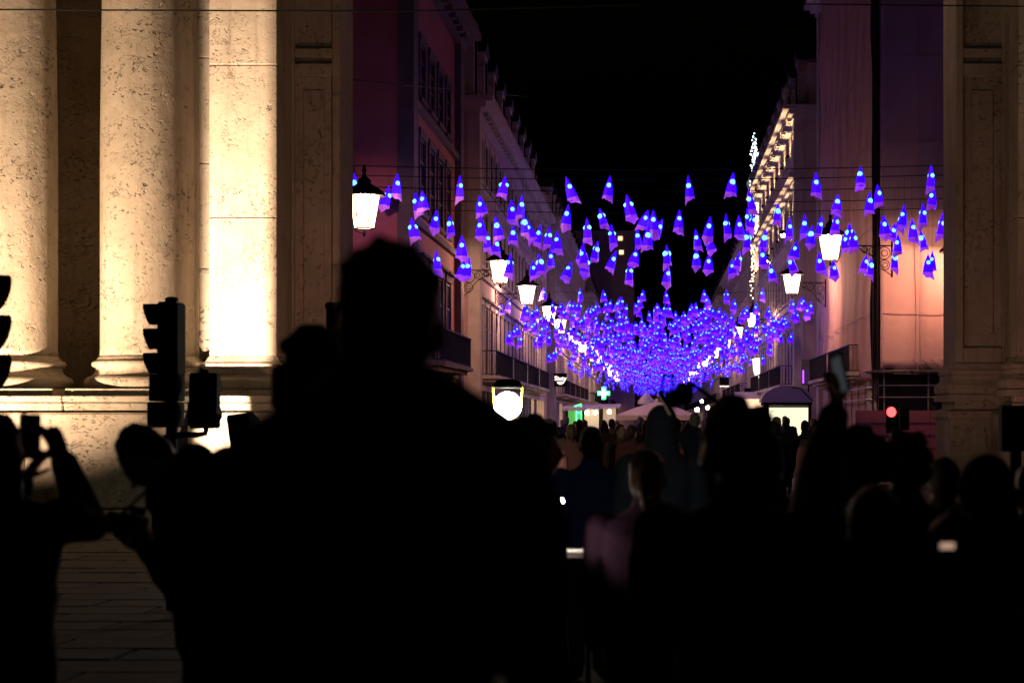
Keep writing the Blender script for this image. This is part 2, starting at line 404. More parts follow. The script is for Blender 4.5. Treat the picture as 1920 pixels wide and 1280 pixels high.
PL = OMB().box((-13.0, 28.12, 0.02), (-5.45, 30.2, 1.70)).build("pedestal", M['block'], ARCH)
PR = OMB().box((5.25, 28.12, 0.02), (13.0, 30.2, 1.70)).build("pedestal", M['block'], ARCH)
def courses(par, x0, x1):
    # thin top slab, tall middle course, lower course, foot: each block its own stone, joints recessed
    def row(z0, z1, cuts, y, c):
        xs = [x0] + [q for q in cuts if x0 < q < x1] + [x1]
        for a, b in zip(xs[:-1], xs[1:]):
            yy = y + rs.uniform(-.006, .006)
            mb = OMB().cham((a+.006, yy, z0), (b-.006, 28.13, z1), c, 0, .004, rs)
            mb.build("stone_block", M['block'], par)
    sg = -1 if x0 < 0 else 1
    row(1.865, 1.955, [sg*11.2, sg*8.62], 27.86, .012)
    row(1.745, 1.852, [sg*10.5, sg*8.62, sg*7.2], 27.90, .015)
    row(.325, 1.712, [sg*11.6, sg*9.2, sg*7.05], 27.95, .03)
    row(.02, .295, [sg*10.9, sg*8.1, sg*6.3], 27.84, .03)
courses(PL, -13.0, -5.40); courses(PR, 5.20, 13.0)
# dark iron clamp sunk in the joint of the upper slabs
for (cx, s) in ((-9.79, -1), (-7.645, -1), (7.40, 1), (9.55, 1)):
    column(cx, 29.0)
for (x0, x1) in ((-6.72, -5.70), (5.44, 6.46)):
    P = OMB().box((x0+.03, 28.95, 1.96), (x1-.03, 30.2, 12.8)).build("pilaster", M['stone2'], ARCH)
    moulded(x0, x1, 28.88, 29.6, 1.96, P)
    stacked(x0, x1, 28.88, 29.55, [2.56, 4.65, 6.94, 9.2, 11.5], M['stone2'], P)
    s = -1 if x0 < 0 else 1
    # narrow stepped strip on the outer side of the pilaster
    a, b = (x0-.26, x0-.004) if s < 0 else (x1+.004, x1+.26)
    stacked(a, b, 29.16, 29.62, [2.5, 3.9, 5.5, 7.1, 8.9, 11.5], M['stone'], P, "stone_block")
for s, xi, xo in ((-1, -5.02, -5.86), (1, 4.76, 5.62)):
    a, b = min(xi, xo), max(xi, xo)
    Q = OMB().box((a, 30.56, 1.70), (b, 31.80, 12.8)).build("inner_pier", M['stone2'], ARCH)
    OMB().rect_prof(a+.01, b-.01, 30.50, 31.79, [(.12, .02), (.12, 1.60), (.16, 1.64), (.16, 1.74), (.03, 1.78), (.03, 1.698+.2)]).build("pier_plinth", M['block'], Q)
    moulded(a, b, 30.50, 31.79, 1.90, Q, "pier_base", .7)
    w = .12
    def bar(x0, z0, x1, z1, y): OMB().cham((x0, y, z0), (x1, 30.565, z1), .012).build("panel_frame", M['stone2'], Q)
    bar(a, 2.52, a+w, 11.5, 30.46); bar(b-w, 2.52, b, 11.5, 30.46)
    for (z0, z1) in ((2.52, 2.75), (7.05, 7.26), (7.36, 7.50), (11.2, 11.5)): bar(a+w+.002, z0, b-w-.002, z1, 30.465)
    # raised inner field
    OMB().cham((a+w+.13, 30.53, 2.95), (b-w-.13, 30.566, 6.85), .015).build("panel_field", M['stone2'], Q)
# back walls behind the columns, and the vault and attic above (out of frame)
for (a, b) in ((-13.0, -5.87), (5.63, 13.0)):
    OMB().box((a, 30.22, .02), (b, 31.4, 12.8)).build("pier_wall", M['block'], ARCH)
    a2, b2 = (a, -6.6) if a < 0 else (6.4, b)
    OMB().box((a2, 31.402, .02), (b2, 37.0, 12.8)).build("pier_body", M['block'], ARCH)
ent = OMB(); ent.box((-13, 27.9, 12.802), (13, 37, 13.6)); ent.box((-13.3, 27.5, 13.602), (13.3, 37.3, 14.2)); ent.box((-12, 28.4, 14.202), (12, 36.6, 19))
ent.build("entablature", M['block'], ARCH)

# ---- floodlights standing on the square, plus two added fill lamps for the inner piers
def floodlight(label, loc, target, power, cone, blend, radius=.18, col=(1, .69, .47)):
    o = thing("floodlight", label, "floodlight", (loc[0], loc[1], 0), "floodlights aimed at the arch")
    d = (Vector(target) - Vector(loc)).normalized()
    q = d.to_track_quat('-Z', 'Y')
    mb = MB(); h = loc[2]
    mb.tube([(0, .0, .0), (0, 0, h - .3)], .03, 8); mb.tube([(-.22, 0, h-.3), (.22, 0, h-.3)], .025, 6)
    mb.box((-.3, -.3, 0.0), (.3, .3, .03))
    for s in (-1, 1): mb.tube([(s*.22, 0, h-.3), (s*.22, 0, h)], .02, 6)
    mb.build("stand", M['iron'], o)
    hb = MB().lathe([(.06, -.30), (.10, -.28), (.19, -.02), (.21, 0.0), (.20, .0)], n=20, cap=False)   # open reflector shell pointing +Z
    rot = d.to_track_quat('Z', 'Y').to_matrix()
    hb.v = [tuple(rot @ Vector(p) + Vector((0, 0, h))) for p in hb.v]
    hb.build("lamp_housing", M['iron'], o, True)
    ld = bpy.data.lights.new("flood_lamp", 'SPOT'); ld.energy = power; ld.color = col; ld.spot_size = R(cone); ld.spot_blend = blend; ld.shadow_soft_size = radius
    lo = bpy.data.objects.new("flood_lamp", ld); COL.objects.link(lo); lo.parent = o
    lo.location = Vector((0, 0, h)) + d * .03; lo.rotation_mode = 'QUATERNION'; lo.rotation_quaternion = q
    return o
floodlight("floodlight on the square in front of the leftmost column", (-10.5, 24.9, .32), (-9.0, 29.0, 7.2), 6500, 108, 1.0, .06)
floodlight("floodlight on the square beyond the right edge, aimed at the right columns", (10.3, 24.9, .32), (9.3, 29.0, 7.2), 900, 84, 1.0, .06)
floodlight("added fill lamp on the square for the left inner pier, behind the tall man", (-3.3, 24.4, .3), (-5.5, 30.5, 6.0), 330, 62, 1.0, .05, (1, .43, .32))  # added unseen lamp that brightens the left inner pier
floodlight("added fill lamp on the square for the right inner pier", (3.1, 24.4, .3), (5.2, 30.5, 4.4), 170, 62, 1.0, .05, (1, .42, .34))  # its added counterpart brightening the right inner pier
f2 = floodlight("low floodlight with added light flaps in front of the left pilaster", (-6.3, 24.9, .45), (-6.24, 28.9, 3.8), 8200, 70, 1.0, .02, (1, .73, .53))
for (xa, xb) in ((-.035, -.076), (.036, .078)):          # added unseen flaps keeping its beam off column and inner pier
    MB().add([(xa, -.12, .12), (xb, .62, .12), (xb, .62, 1.75), (xa, -.12, 1.1), (xa-.006, -.12, .12), (xb-.006, .62, .12), (xb-.006, .62, 1.75), (xa-.006, -.12, 1.1)],
             [(0,1,2,3),(7,6,5,4),(0,4,5,1),(1,5,6,2),(2,6,7,3),(3,7,4,0)]).build("light_flap", M['iron'], f2)

# ================================================================ street buildings
def window_mesh(w, h, glass, style):
    """surround, sill and lintel standing proud of the wall; +X is out of the wall, Y along it, origin at the sill centre on the wall face"""
    mb = MB(); t = .22
    mb.box((-.02, -w/2-t, 0), (.07, -w/2, h+.0)); mb.box((-.02, w/2, 0), (.07, w/2+t, h))
    mb.box((-.02, -w/2-t-.05, h+.002), (.10, w/2+t+.05, h+.24)); mb.box((-.02, -w/2-t-.06, -.14), (.13, w/2+t+.06, -.002))
    if style: mb.box((-.02, -w/2-t-.14, h+.243), (.22, w/2+t+.14, h+.33))
    return mb
def pane_mesh(w, h):
    mb = MB(); mb.box((-.01, -w/2+.002, .002), (.015, w/2-.002, h-.002), 0)
    for y in (-w/2+.04, 0, w/2-.04): mb.box((.016, y-.035, .003), (.032, y+.035, h-.003), 1)
    for z in (.06, h*.36, h*.68, h-.06): mb.box((.016, -w/2+.076, z-.03), (.03, -.036, z+.03), 1); mb.box((.016, .036, z-.03), (.03, w/2-.076, z+.03), 1)
    return mb
WS = {}
def win_data(kind, trim):
    if (kind, trim) not in WS:
        w, h, st = {'tall': (1.25, 2.75, 1), 'mid': (1.2, 2.2, 0), 'low': (1.15, 1.65, 0)}[kind]
        WS[kind, trim] = (window_mesh(w, h, None, st).mesh("window", M[trim]), pane_mesh(w, h).mesh("window_pane", [M['glass_dark'], M['wood_dark']]))
    return WS[kind, trim]
def railing(l, h=.95, d=.72):
    mb = MB(); n = max(2, int(l / .13))
    for i in range(n+1):
        y = -l/2 + l*i/n; mb.box((d-.009, y-.009, .05), (d+.009, y+.009, h))
    for y in (-l/2, l/2):
        for k in range(1, 5): mb.box((d*k/5-.009, y-.009, .05), (d*k/5+.009, y+.009, h))
        mb.box((0, y-.02, h+.001), (d-.03, y+.02, h+.04)); mb.box((0, y-.015, .03), (d-.03, y+.015, .06))
    mb.box((d-.03, -l/2-.02, h+.001), (d+.03, l/2+.02, h+.045)); mb.box((d-.02, -l/2, .02), (d+.02, l/2, .05))
    return mb
RAILS = {}
def building(label, side, Y0, Y1, X=7.0, depth=12.0, wall='plaster_pink', cor=13.9, top=17.0, detail=True, bay=2.35, shops=True, group=None, dorm=True, trim='facade_stone'):
    """side -1: left of the street, +1 right. The facade plane is x = side*X."""
    o = thing("street_building", label, "building", (side*X, (Y0+Y1)/2, 0), group)
    ly = (Y1 - Y0); s = side
    def bx(mb, x0, x1, y0, y1, z0, z1, mi=0):   # x measured outwards from the facade towards the street
        return mb.box((-s*x0, y0 - ly/2, z0), (-s*x1, y1 - ly/2, z1), mi)
    bx(MB(), -depth, 0, 0, ly, 0, cor).build("wall", M[wall], o)
    # stone quoin strips at both ends and between houses
    ends = [0, ly-.9]
    for y in ends:
        q = bx(MB(), -.25, .22, y-.06, y+.96, 0, cor-.55).build("corner_strip", M[trim], o)
    # string courses
    for z in (3.0, 7.2, 10.6):
        bx(MB(), -.1, .16, .97, ly-.97, z, z+.2).build("string_course", M[trim], o)
    # cornice in three steps, running round the near end
    mb = MB()
    for k, (e, z0, z1) in enumerate(((.28, cor-.54, cor-.34), (.5, cor-.338, cor-.14), (.78, cor-.138, cor+.08))):
        bx(mb, -depth, e, -e*.8, ly+e*.8, z0, z1)
    mb.build("cornice", M[trim], o)
    if detail:
        nden = int((ly - 1.6) / 1.1)
        mb = MB()
        for i in range(nden):
            y = .9 + i*1.1; bx(mb, .281, .48, y, y+.4, cor-.53, cor-.345)
        tag(mb.build("cornice_brackets", M[trim], o), kind="stuff")
    # attic storey set back, with roof
    a = MB(); bx(a, -depth+.5, -.55, .4, ly-.4, cor+.081, top-1.0); a.build("attic_wall", M[wall], o)
    r = MB(); zz0, zz1 = top-.999, top+1.3
    xs = [-s*v for v in (-.25, -depth/2, -depth+.25)]
    r.add([(xs[0], .1-ly/2, zz0), (xs[1], .1-ly/2, zz1), (xs[2], .1-ly/2, zz0), (xs[0], ly/2-.1, zz0), (xs[1], ly/2-.1, zz1), (xs[2], ly/2-.1, zz0)],
          [(0,1,2), (3,5,4), (0,3,4,1), (1,4,5,2), (0,2,5,3)])
    r.build("roof", M['roof'], o)
    nb = max(1, int((ly - 2.4) / bay)); y_first = (ly - (nb-1)*bay) / 2
    if dorm:
        for i in range(0, nb, 2):
            y = y_first + i*bay
            d = bx(MB(), -2.5, -.18, y-.75, y+.75, cor+.2, top-.45).build("dormer", M[trim], o)
            mb = MB(); yy = y - ly/2
            z = top-.448
            mb.add([(s*.1, yy-.95, z), (s*.1, yy, z+.55), (s*.1, yy+.95, z), (s*2.6, yy-.95, z), (s*2.6, yy, z+.55), (s*2.6, yy+.95, z)], [(0,2,1), (3,4,5), (0,1,4,3), (1,2,5,4), (0,3,5,2)])
            mb.build("dormer_roof", M['slate'], d)
            p = bx(MB(), -.177, -.16, y-.45, y+.45, cor+.5, top-.75).build("dormer_window", M['glass_dark'], d)
    # windows, one object each; far blocks get one joined part
    rows = ((3.42, 'tall'), (7.75, 'mid'), (11.1, 'low'))
    if detail:
        for (z, k) in rows:
            wm, pm = win_data(k, trim)
            for i in range(nb):
                y = y_first + i*bay - ly/2
                w = link("window", wm, o, (0, y, z)); w.rotation_euler = (0, 0, 0 if s < 0 else math.pi)
                p = link("window_pane", pm, w)
    else:
        mb = MB(); mg = MB()
        for (z, k) in rows:
            w_, h_ = {'tall': (1.25, 2.75), 'mid': (1.2, 2.2), 'low': (1.15, 1.65)}[k]
            for i in range(nb):
                y = y_first + i*bay
                for (u0, u1) in ((-w_/2-.2, -w_/2), (w_/2, w_/2+.2)): bx(mb, -.02, .07, y+u0, y+u1, z, z+h_)
                bx(mb, -.02, .2, y-w_/2-.22, y+w_/2+.22, z+h_+.002, z+h_+.24)
                bx(mg, -.01, .015, y-w_/2+.002, y+w_/2-.002, z, z+h_)
        tag(mb.build("window_surrounds", M[trim], o), kind="stuff"); tag(mg.build("window_panes", M['glass_dark'], o), kind="stuff")
    # balconies on the first floor: each slab a part, its railing a sub-part
    per = 4
    for i0 in range(0, nb - per + 1, per):
        yc = y_first + (i0 + (per-1)/2)*bay; l = per*bay - .9
        sl = MB(); bx(sl, -.05, .80, yc-l/2-.06, yc+l/2+.06, 3.205, 3.33); bx(sl, .0, .62, yc-l/2+.1, yc+l/2-.1, 3.09, 3.203)
        so = sl.build("balcony_slab", M[trim], o)
        key = round(l, 2)
        if key not in RAILS: RAILS[key] = railing(l).mesh("railing", M['iron'])
        ro = link("railing", RAILS[key], so, (0, yc - ly/2, 3.335)); ro.rotation_euler = (0, 0, 0 if s < 0 else math.pi)
    # ground floor: stone piers between dark shop openings
    if shops:
        rr = random.Random(int(Y0*7) + side)
        for i in range(nb):
            y = y_first + i*bay
            f = bx(MB(), -.02, .14, y-1.2, y-1.0, .02, 2.72); bx(f, -.02, .14, y+1.0, y+1.2, .02, 2.72); bx(f, -.02, .18, y-1.26, y+1.26, 2.722, 2.95)
            sf = f.build("shopfront", M[trim], o)
            lit = rr.random() < .3
            bx(MB(), -.01, .02, y-.998, y+.998, .05, 2.70).build("shop_glass", M['shopglow'] if lit else M['glass_dark'], sf)
    return o

def fy(px, side=1, X=7.0): return X * FPX / abs(px - VX)
B = {}
B['L1'] = building("dark corner building just past the arch on the left, plaster tinted by red light", -1, fy(762), fy(858), wall='plaster_redlit', cor=15.2, top=18.6, bay=2.35, dorm=False, trim='trim_dark')
B['L2'] = building("pale stone left-hand building with long iron balconies behind the first bracket lamps", -1, fy(889), fy(1018), wall='plaster_pink', cor=13.9, top=17.4)
B['L3'] = building("third building on the left side with black box sign below", -1, fy(1036), fy(1092), wall='plaster_cream', cor=15.2, top=18.0)
B['L4'] = building("fourth building down the left side, near the green cross", -1, fy(1100), fy(1132), wall='plaster_pink', cor=14.3, top=17.5, detail=False)
B['L5'] = building("farthest building on the left side of the street", -1, fy(1136), fy(1170), wall='plaster_cream', cor=14.3, top=17.5, detail=False)
B['R1'] = building("corner building on the right wrapped in tarpaulin and scaffolding", 1, fy(1642, 1, 7.75), fy(1540, 1, 7.75), X=7.75, wall='plaster_pink', cor=21.0, top=24.0, shops=False, dorm=False, detail=False)
B['R2'] = building("right-hand building with two uplit cornices and dormered roof", 1, fy(1497), fy(1420), wall='plaster_cream', cor=16.9, top=20.2, bay=2.6)
B['R3'] = building("third building on the right beyond the curtain of light strings", 1, fy(1408), fy(1364), wall='plaster_pink', cor=14.8, top=17.8, detail=False)
B['R4'] = building("fourth building down the right side of the street", 1, fy(1357), fy(1325), wall='plaster_cream', cor=14.3, top=17.5, detail=False)
B['R5'] = building("farthest building on the right side of the street", 1, fy(1320), fy(1290), wall='plaster_pink', cor=14.3, top=17.5, detail=False)
end = thing("end_building", "low dark building closing the far end of the street", "building", (0, 432, 0))
MB().box((-30, 0, 0), (30, 12, 11)).build("wall", M['plaster_pink'], end); MB().box((-30.4, -.5, 11.002), (30.4, 12.4, 11.6)).build("cornice", M['facade_stone'], end)
for i in range(7): MB().box((-10.2+i*3, -.03, 3.2), (-8.8+i*3, .01, 6)).build("window", M['glass_dark'], end)

# ================================================================ street lamps on scrolled iron brackets
def lantern_parts(sc=1.0):
    g = MB(); fr = MB(); rf = MB()
    wt, wb, h = .30*sc, .19*sc, .66*sc
    # six-sided tapered glass between glazing bars
    n = 6
    top = [(wt*math.cos(2*math.pi*k/n), wt*math.sin(2*math.pi*k/n), h) for k in range(n)]
    bot = [(wb*math.cos(2*math.pi*k/n), wb*math.sin(2*math.pi*k/n), 0) for k in range(n)]
    g.add(top + bot, [(k, n+k, n+(k+1) % n, (k+1) % n) for k in range(n)])
    for k in range(n):
        fr.tube([(bot[k][0]*1.03, bot[k][1]*1.03, -.01), (top[k][0]*1.03, top[k][1]*1.03, h+.01)], .012*sc, 4)
        for q in (bot, top):
            a, b = q[k], q[(k+1) % n]; fr.tube([(a[0]*1.03, a[1]*1.03, a[2]), (b[0]*1.03, b[1]*1.03, b[2])], .013*sc, 4)
    fr.lathe([(.012*sc, -.16*sc), (.03*sc, -.13*sc), (.03*sc, -.08*sc), (.02*sc, -.012*sc)], n=8)
    rf.lathe([(.43*sc, h-.03), (.40*sc, h+.05*sc), (.17*sc, h+.20*sc), (.13*sc, h+.22*sc), (.14*sc, h+.28*sc), (.05*sc, h+.36*sc), (.03*sc, h+.44*sc), (.05*sc, h+.47*sc), (.012*sc, h+.60*sc)], n=12)
    return g.mesh("lantern_glass", M['lampglass']), fr.mesh("lantern_frame", M['iron']), rf.mesh("lantern_cap", M['iron'])
LG = lantern_parts(1.22)
LBULB = MB().ball((0, 0, 0), (.12, .12, .17), 12, 8).mesh("lantern_bulb", emit("lantern_bulb_glow", (1.0, .66, .44), 45.0), True)
LAMP = bpy.data.lights.new("lantern_lamp", 'POINT'); LAMP.energy = 560; LAMP.color = (1, .50, .37); LAMP.shadow_soft_size = .05
def bracket(l):
    """arm along +X from the lantern (x=0) to the wall (x=l), with scrollwork"""
    mb = MB()
    mb.tube([(.30, 0, .46), (l, 0, .46)], .022, 6)
    mb.tube([(.30, 0, .46), (.34, 0, .16), (.2, 0, -.06), (0, 0, -.12)], .018, 5)
    mb.box((l-.05, -.07, -.55), (l-.002, .07, .6))
    for (cx, cz, r) in ((l-.28, .22, .2), (l-.62, .28, .14), (l-.26, -.16, .16), (l-.9, .33, .1)):
        mb.torus((cx, 0, cz), r, .014, 'y', 18, 4); mb.torus((cx+.02, 0, cz), r*.5, .012, 'y', 12, 4)
    mb.tube([(l-.03, 0, -.5), (l-.25, 0, -.34), (l-.55, 0, .06), (l-.95, 0, .28), (l-1.15, 0, .44)], .016, 5)
    return mb
BR = {}
def street_lamp(x, y, z, wallx, label, group="lit street lamps on wall brackets"):
    o = thing("street_lamp", label, "street lamp", (x, y, z - .3), group)
    for d, n in zip(LG, ("lantern_glass", "lantern_frame", "lantern_cap")): link(n, d, o)
    link("lantern_bulb", LBULB, o, (0, 0, .38))
    l = abs(wallx - x); key = round(l, 2)
    if key not in BR: BR[key] = bracket(l).mesh("bracket", M['iron'])
    b = link("bracket", BR[key], o); b.rotation_euler = (0, 0, 0 if wallx > x else math.pi)
    if y > 150: o.scale = (1.25,)*3
    if y > 215: return o
    lo = bpy.data.objects.new("lantern_lamp", LAMP); COL.objects.link(lo); lo.parent = o; lo.location = (0, 0, .67)
    return o
lampsL = [(938,515),(988,557),(1030,592),(1050,615),(1075,637),(1092,653),(1105,665),(1113,671),(1120,677),(1128,684),(1135,690),(1140,695),(1145,700),(1152,706),(1158,711),(1164,716)]
lampsR = [(1557,470),(1485,537),(1412,603),(1383,627),(1360,650),(1350,658),(1340,665),(1331,674),(1322,682),(1313,690),(1305,697),(1297,705),(1290,712),(1285,716)]
for side, ls in ((-1, lampsL), (1, lampsR)):
    for i, (px, py) in enumerate(ls):
        x = side*5.6; Y = abs(5.6*FPX/(px-VX))
        wl = side*(7.6 if (side > 0 and i == 0) else 7.0)
        street_lamp(x, Y, wz(py, Y), wl, "lit glass street lantern, %s from the arch along the %s side" % (ordw(i), "left" if side < 0 else "right"))
p = at(683, 405, 46.0)
street_lamp(p.x, p.y, p.z, p.x-1.0, "large lit street lantern just past the arch's left pier, above the tall man's head")
LAMP2 = LAMP.copy(); LAMP2.energy = 400; LAMP2.color = (1, .46, .28)
# iron post carrying the near left lantern stands behind the left pier
tag(MB().tube([(p.x-1.06, 46, 0), (p.x-1.06, 46, p.z+1.2)], [.09, .06], 8).build("lamp_post", M['iron']), "slim iron post behind the left pier carrying the near lantern", "post")
p = at(1790, 500, 63.4)
hid = street_lamp(p.x, p.y, p.z, p.x+1.0, "lit street lantern hidden by the right pier, shining on the tarpaulin")
for c in hid.children:
    if c.type == 'LIGHT': c.data = LAMP2
tag(MB().tube([(p.x+1.06, 63.4, 0), (p.x+1.06, 63.4, p.z+1.2)], [.09, .06], 8).build("lamp_post", M['iron']), "slim iron post behind the right pier carrying the hidden lantern", "post")

# ================================================================ tarpaulin, scaffold and hoarding round the right corner
YF = fy(1642)                                     # corner of the facade nearest to the arch (facade at x = 7.6)
YF = 7.6*FPX/(1642-VX)
def cloth_sheet(name, p0, p1, z0, z1, nrm, nx, nz, amp, parent, m):
    vs = []; fs = []; r = random.Random(9)
    ph = [r.uniform(0, 6.28) for _ in range(8)]
    p0, p1 = Vector(p0), Vector(p1); l = (p1-p0).length
    for j in range(nz+1):
        for i in range(nx+1):
            u, v = i/nx, j/nz; q = p0.lerp(p1, u); z = z0 + (z1-z0)*v
            d = amp*(math.sin(u*l*1.9+ph[0]+math.sin(z*.5+ph[1]))*.4 + math.sin(z*1.3+ph[2]+u*3)*.35 + math.sin(u*l*4.3+z*.7+ph[3])*.18)
            if j == 0: z += .05*math.sin(u*l*5+ph[4])
            vs.append((q.x+nrm[0]*d, q.y+nrm[1]*d, z))
    for j in range(nz):
        for i in range(nx): a = j*(nx+1)+i; fs.append((a, a+1, a+nx+2, a+nx+1))
    mb = MB().add(vs, fs); o = mb.build(name, m, parent, True)
    so = o.modifiers.new("thickness", 'SOLIDIFY'); so.thickness = .01
    return o
YS, XS = YF - 1.35, 7.35                          # planes of the sheeting
sc = thing("scaffold", "tube scaffold clad in white tarpaulin on the right corner building", "scaffold", (0, 0, 0))
zb = wz(692, YS)
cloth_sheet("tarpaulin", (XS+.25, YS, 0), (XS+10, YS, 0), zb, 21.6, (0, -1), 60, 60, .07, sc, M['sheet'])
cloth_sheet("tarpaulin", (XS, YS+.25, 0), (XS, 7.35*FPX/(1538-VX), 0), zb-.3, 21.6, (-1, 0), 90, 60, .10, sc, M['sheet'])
for i in range(6):
    z = zb + 1.9 + i*2.9
    MB().box((XS+.3, YS-.085, z-.012), (XS+10, YS-.07, z+.012)).build("tarpaulin_seam", M['sheet'], sc)
    MB().box((XS-.115, YS+.3, z-.012), (XS-.10, YS+20, z+.012)).build("tarpaulin_seam", M['sheet'], sc)
for i in range(3):
    MB().box((XS+1.5+i*2.0-.012, YS-.10, zb+.05), (XS+1.5+i*2.0+.012, YS-.086, 21)).build("tarpaulin_seam", M['sheet'], sc)
def lattice(x, y, z0, z1, w=.16):
    mb = MB()
    for dx in (-w/2, w/2): mb.tube([(x+dx, y, z0), (x+dx, y, z1)], .024, 6)
    n = int((z1-z0)/.3)
    for i in range(n): mb.tube([(x-w/2, y, z0+i*.3), (x+w/2, y, z0+i*.3+(.3 if i % 2 else 0))], .014, 4)
    return mb
lattice(XS+.07, YS-.06, 0.02, 21).build("scaffold_ladder_beam", M['iron'], sc)
for i in range(7):
    x = XS+.4+i*1.5
    MB().tube([(x, YS+.1, 0), (x, YS+.1, zb+.4)], .03, 6).build("scaffold_pole", M['steel'], sc)
for i in range(8):
    y = YS+.9+i*2.4
    MB().tube([(XS+.1, y, 0), (XS+.1, y, zb+.2)], .03, 6).build("scaffold_pole", M['steel'], sc)
for z in (zb-.05, zb-.55, zb-.95):
    MB().tube([(XS-.1, YS+.04, z), (XS+10, YS+.04, z)], .028, 6).build("scaffold_ledger", M['steel'], sc)
    MB().tube([(XS+.04, YS, z-.05), (XS+.04, YS+19, z-.05)], .028, 6).build("scaffold_ledger", M['steel'], sc)
for i in range(6):
    x = XS+.5+i*1.6
    MB().box((x-.75, YS-.18, zb-.12), (x+.75, YS+.9, zb-.07)).build("scaffold_plank", M['wood_dark'], sc)
for i in range(7):                               # diagonal braces over the lower edge of the sheet
    MB().tube([(XS+1.3+i*.32, YS-.12, zb+.35), (XS+1.75+i*.32, YS-.12, zb-.05)], .014, 4).build("tie_rope", M['steel'], sc)
dk = MB(); dk.box((XS+.3, YS+.9, .02), (XS+10, YS+1.0, zb-.15)); dk.build("back_boarding", M['wood_dark'], sc)
# hoarding panels of ribbed sheet metal
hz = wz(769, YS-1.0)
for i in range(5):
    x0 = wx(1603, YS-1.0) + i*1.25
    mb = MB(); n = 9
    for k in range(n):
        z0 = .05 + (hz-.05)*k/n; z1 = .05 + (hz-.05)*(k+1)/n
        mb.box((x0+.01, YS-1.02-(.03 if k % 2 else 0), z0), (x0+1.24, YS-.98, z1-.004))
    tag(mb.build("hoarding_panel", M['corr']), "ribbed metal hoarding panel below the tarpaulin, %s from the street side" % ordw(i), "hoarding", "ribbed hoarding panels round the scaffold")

# ================================================================ uplit cornices of the second right-hand building
b = B['R2']; y0, y1 = fy(1497), fy(1420)
bandz = 13.7
mb = MB(); mid = (y0+y1)/2; ly = y1-y0
for e, za, zb_ in ((.25, bandz-.45, bandz-.25), (.5, bandz-.248, bandz)):
    mb.box((0, -ly/2-.3, za), (-e, ly/2, zb_))
mb.build("lower_cornice", M['facade_stone'], b)
def uplight(parent, x, y, z, e, size=.09):
    f = MB().lathe([(.05, 0), (.075, .02), (.08, .12), (.065, .12)], n=10, cap=False).build("uplight", M['iron'], parent, False, (x, y, z))
    ld = bpy.data.lights.new("uplight_lamp", 'SPOT'); ld.energy = e; ld.color = (1, .66, .36); ld.spot_size = R(88); ld.spot_blend = .6; ld.shadow_soft_size = .05
    lo = bpy.data.objects.new("uplight_lamp", ld); COL.objects.link(lo); lo.parent = f; lo.location = (0, 0, .1); lo.rotation_euler = (R(180), 0, 0)
for i in range(9):
    y = -ly/2 + 1.2 + i*(ly-2.4)/8
    uplight(b, -.45, y, 14.6, 420)
    uplight(b, -.40, y, 11.2, 420)
# stone balls along the parapet of its roof
for i in range(10):
    y = -ly/2 + .4 + i*(ly-.8)/9
    mb = MB().lathe([(.14, 0), (.14, .3), (.08, .36), (.16, .5), (.24, .72), (.22, .9), (.1, 1.05), (.03, 1.25)], n=12)
    mb.build("roof_urn", M['facade_stone'], b, True, (-.55, y, 16.99))

# ================================================================ hanging ghost-shaped lanterns
def ghost(variant, merged=False):
    r = random.Random(100+variant)
    n = 8
    prof = [(.010, 0), (.048, -.09), (.098, -.19), (.128, -.30), (.155, -.44)]
    tw = r.uniform(-.25, .25); sq = r.uniform(.72, 1.12); bend = r.uniform(-.05, .05); el = r.uniform(.85, 1.12)
    rings = []
    for (rad, z) in prof:
        rings.append([(rad*(1 if k % 2 == 0 else .80)*math.cos(2*math.pi*k/n+tw), rad*(1 if k % 2 == 0 else .80)*math.sin(2*math.pi*k/n+tw), z) for k in range(n)])
    low = []; drops = [r.uniform(.03, .11) for _ in range(4)]; drops[r.randrange(4)] = r.uniform(.16, .23)
    for k in range(n):
        if k % 2 == 0: d = drops[k//2]
        else: d = (drops[k//2] + drops[(k//2+1) % 4])/2 - .03
        rad = (.172 + d*.10)*(1 if k % 2 == 0 else .80)
        low.append((rad*math.cos(2*math.pi*k/n+tw), rad*math.sin(2*math.pi*k/n+tw), -.45-d))
    bnd = lambda p: (p[0] + bend*(p[2]/.5)**2, p[1]*sq, p[2]*el)
    rings = [[bnd(p) for p in q] for q in rings]; low = [bnd(p) for p in low]
    sh = MB(); vs = sum(rings, [])
    sh.add(vs, [(i*n+k, i*n+n+k, i*n+n+(k+1) % n, i*n+(k+1) % n) for i in range(len(prof)-1) for k in range(n)] + [tuple(range(n))])
    hm = MB(); hm.add(rings[-1] + low, [(k, n+k, n+(k+1) % n, (k+1) % n) for k in range(n)])
    bl = MB(); bz = r.uniform(.78, 1.15); bl.ball((bend*.18, 0, -.215*el), (.142, .074*bz, .078*bz), 12, 8)
    return sh, hm, bl
NV = 10
GS = []
for v in range(NV):
    a, b_, c = ghost(v); GS.append((a.mesh("shade", M['film']), b_.mesh("hem", M['hem']), c.mesh("bulb", M['led'], True), (a, b_, c)))
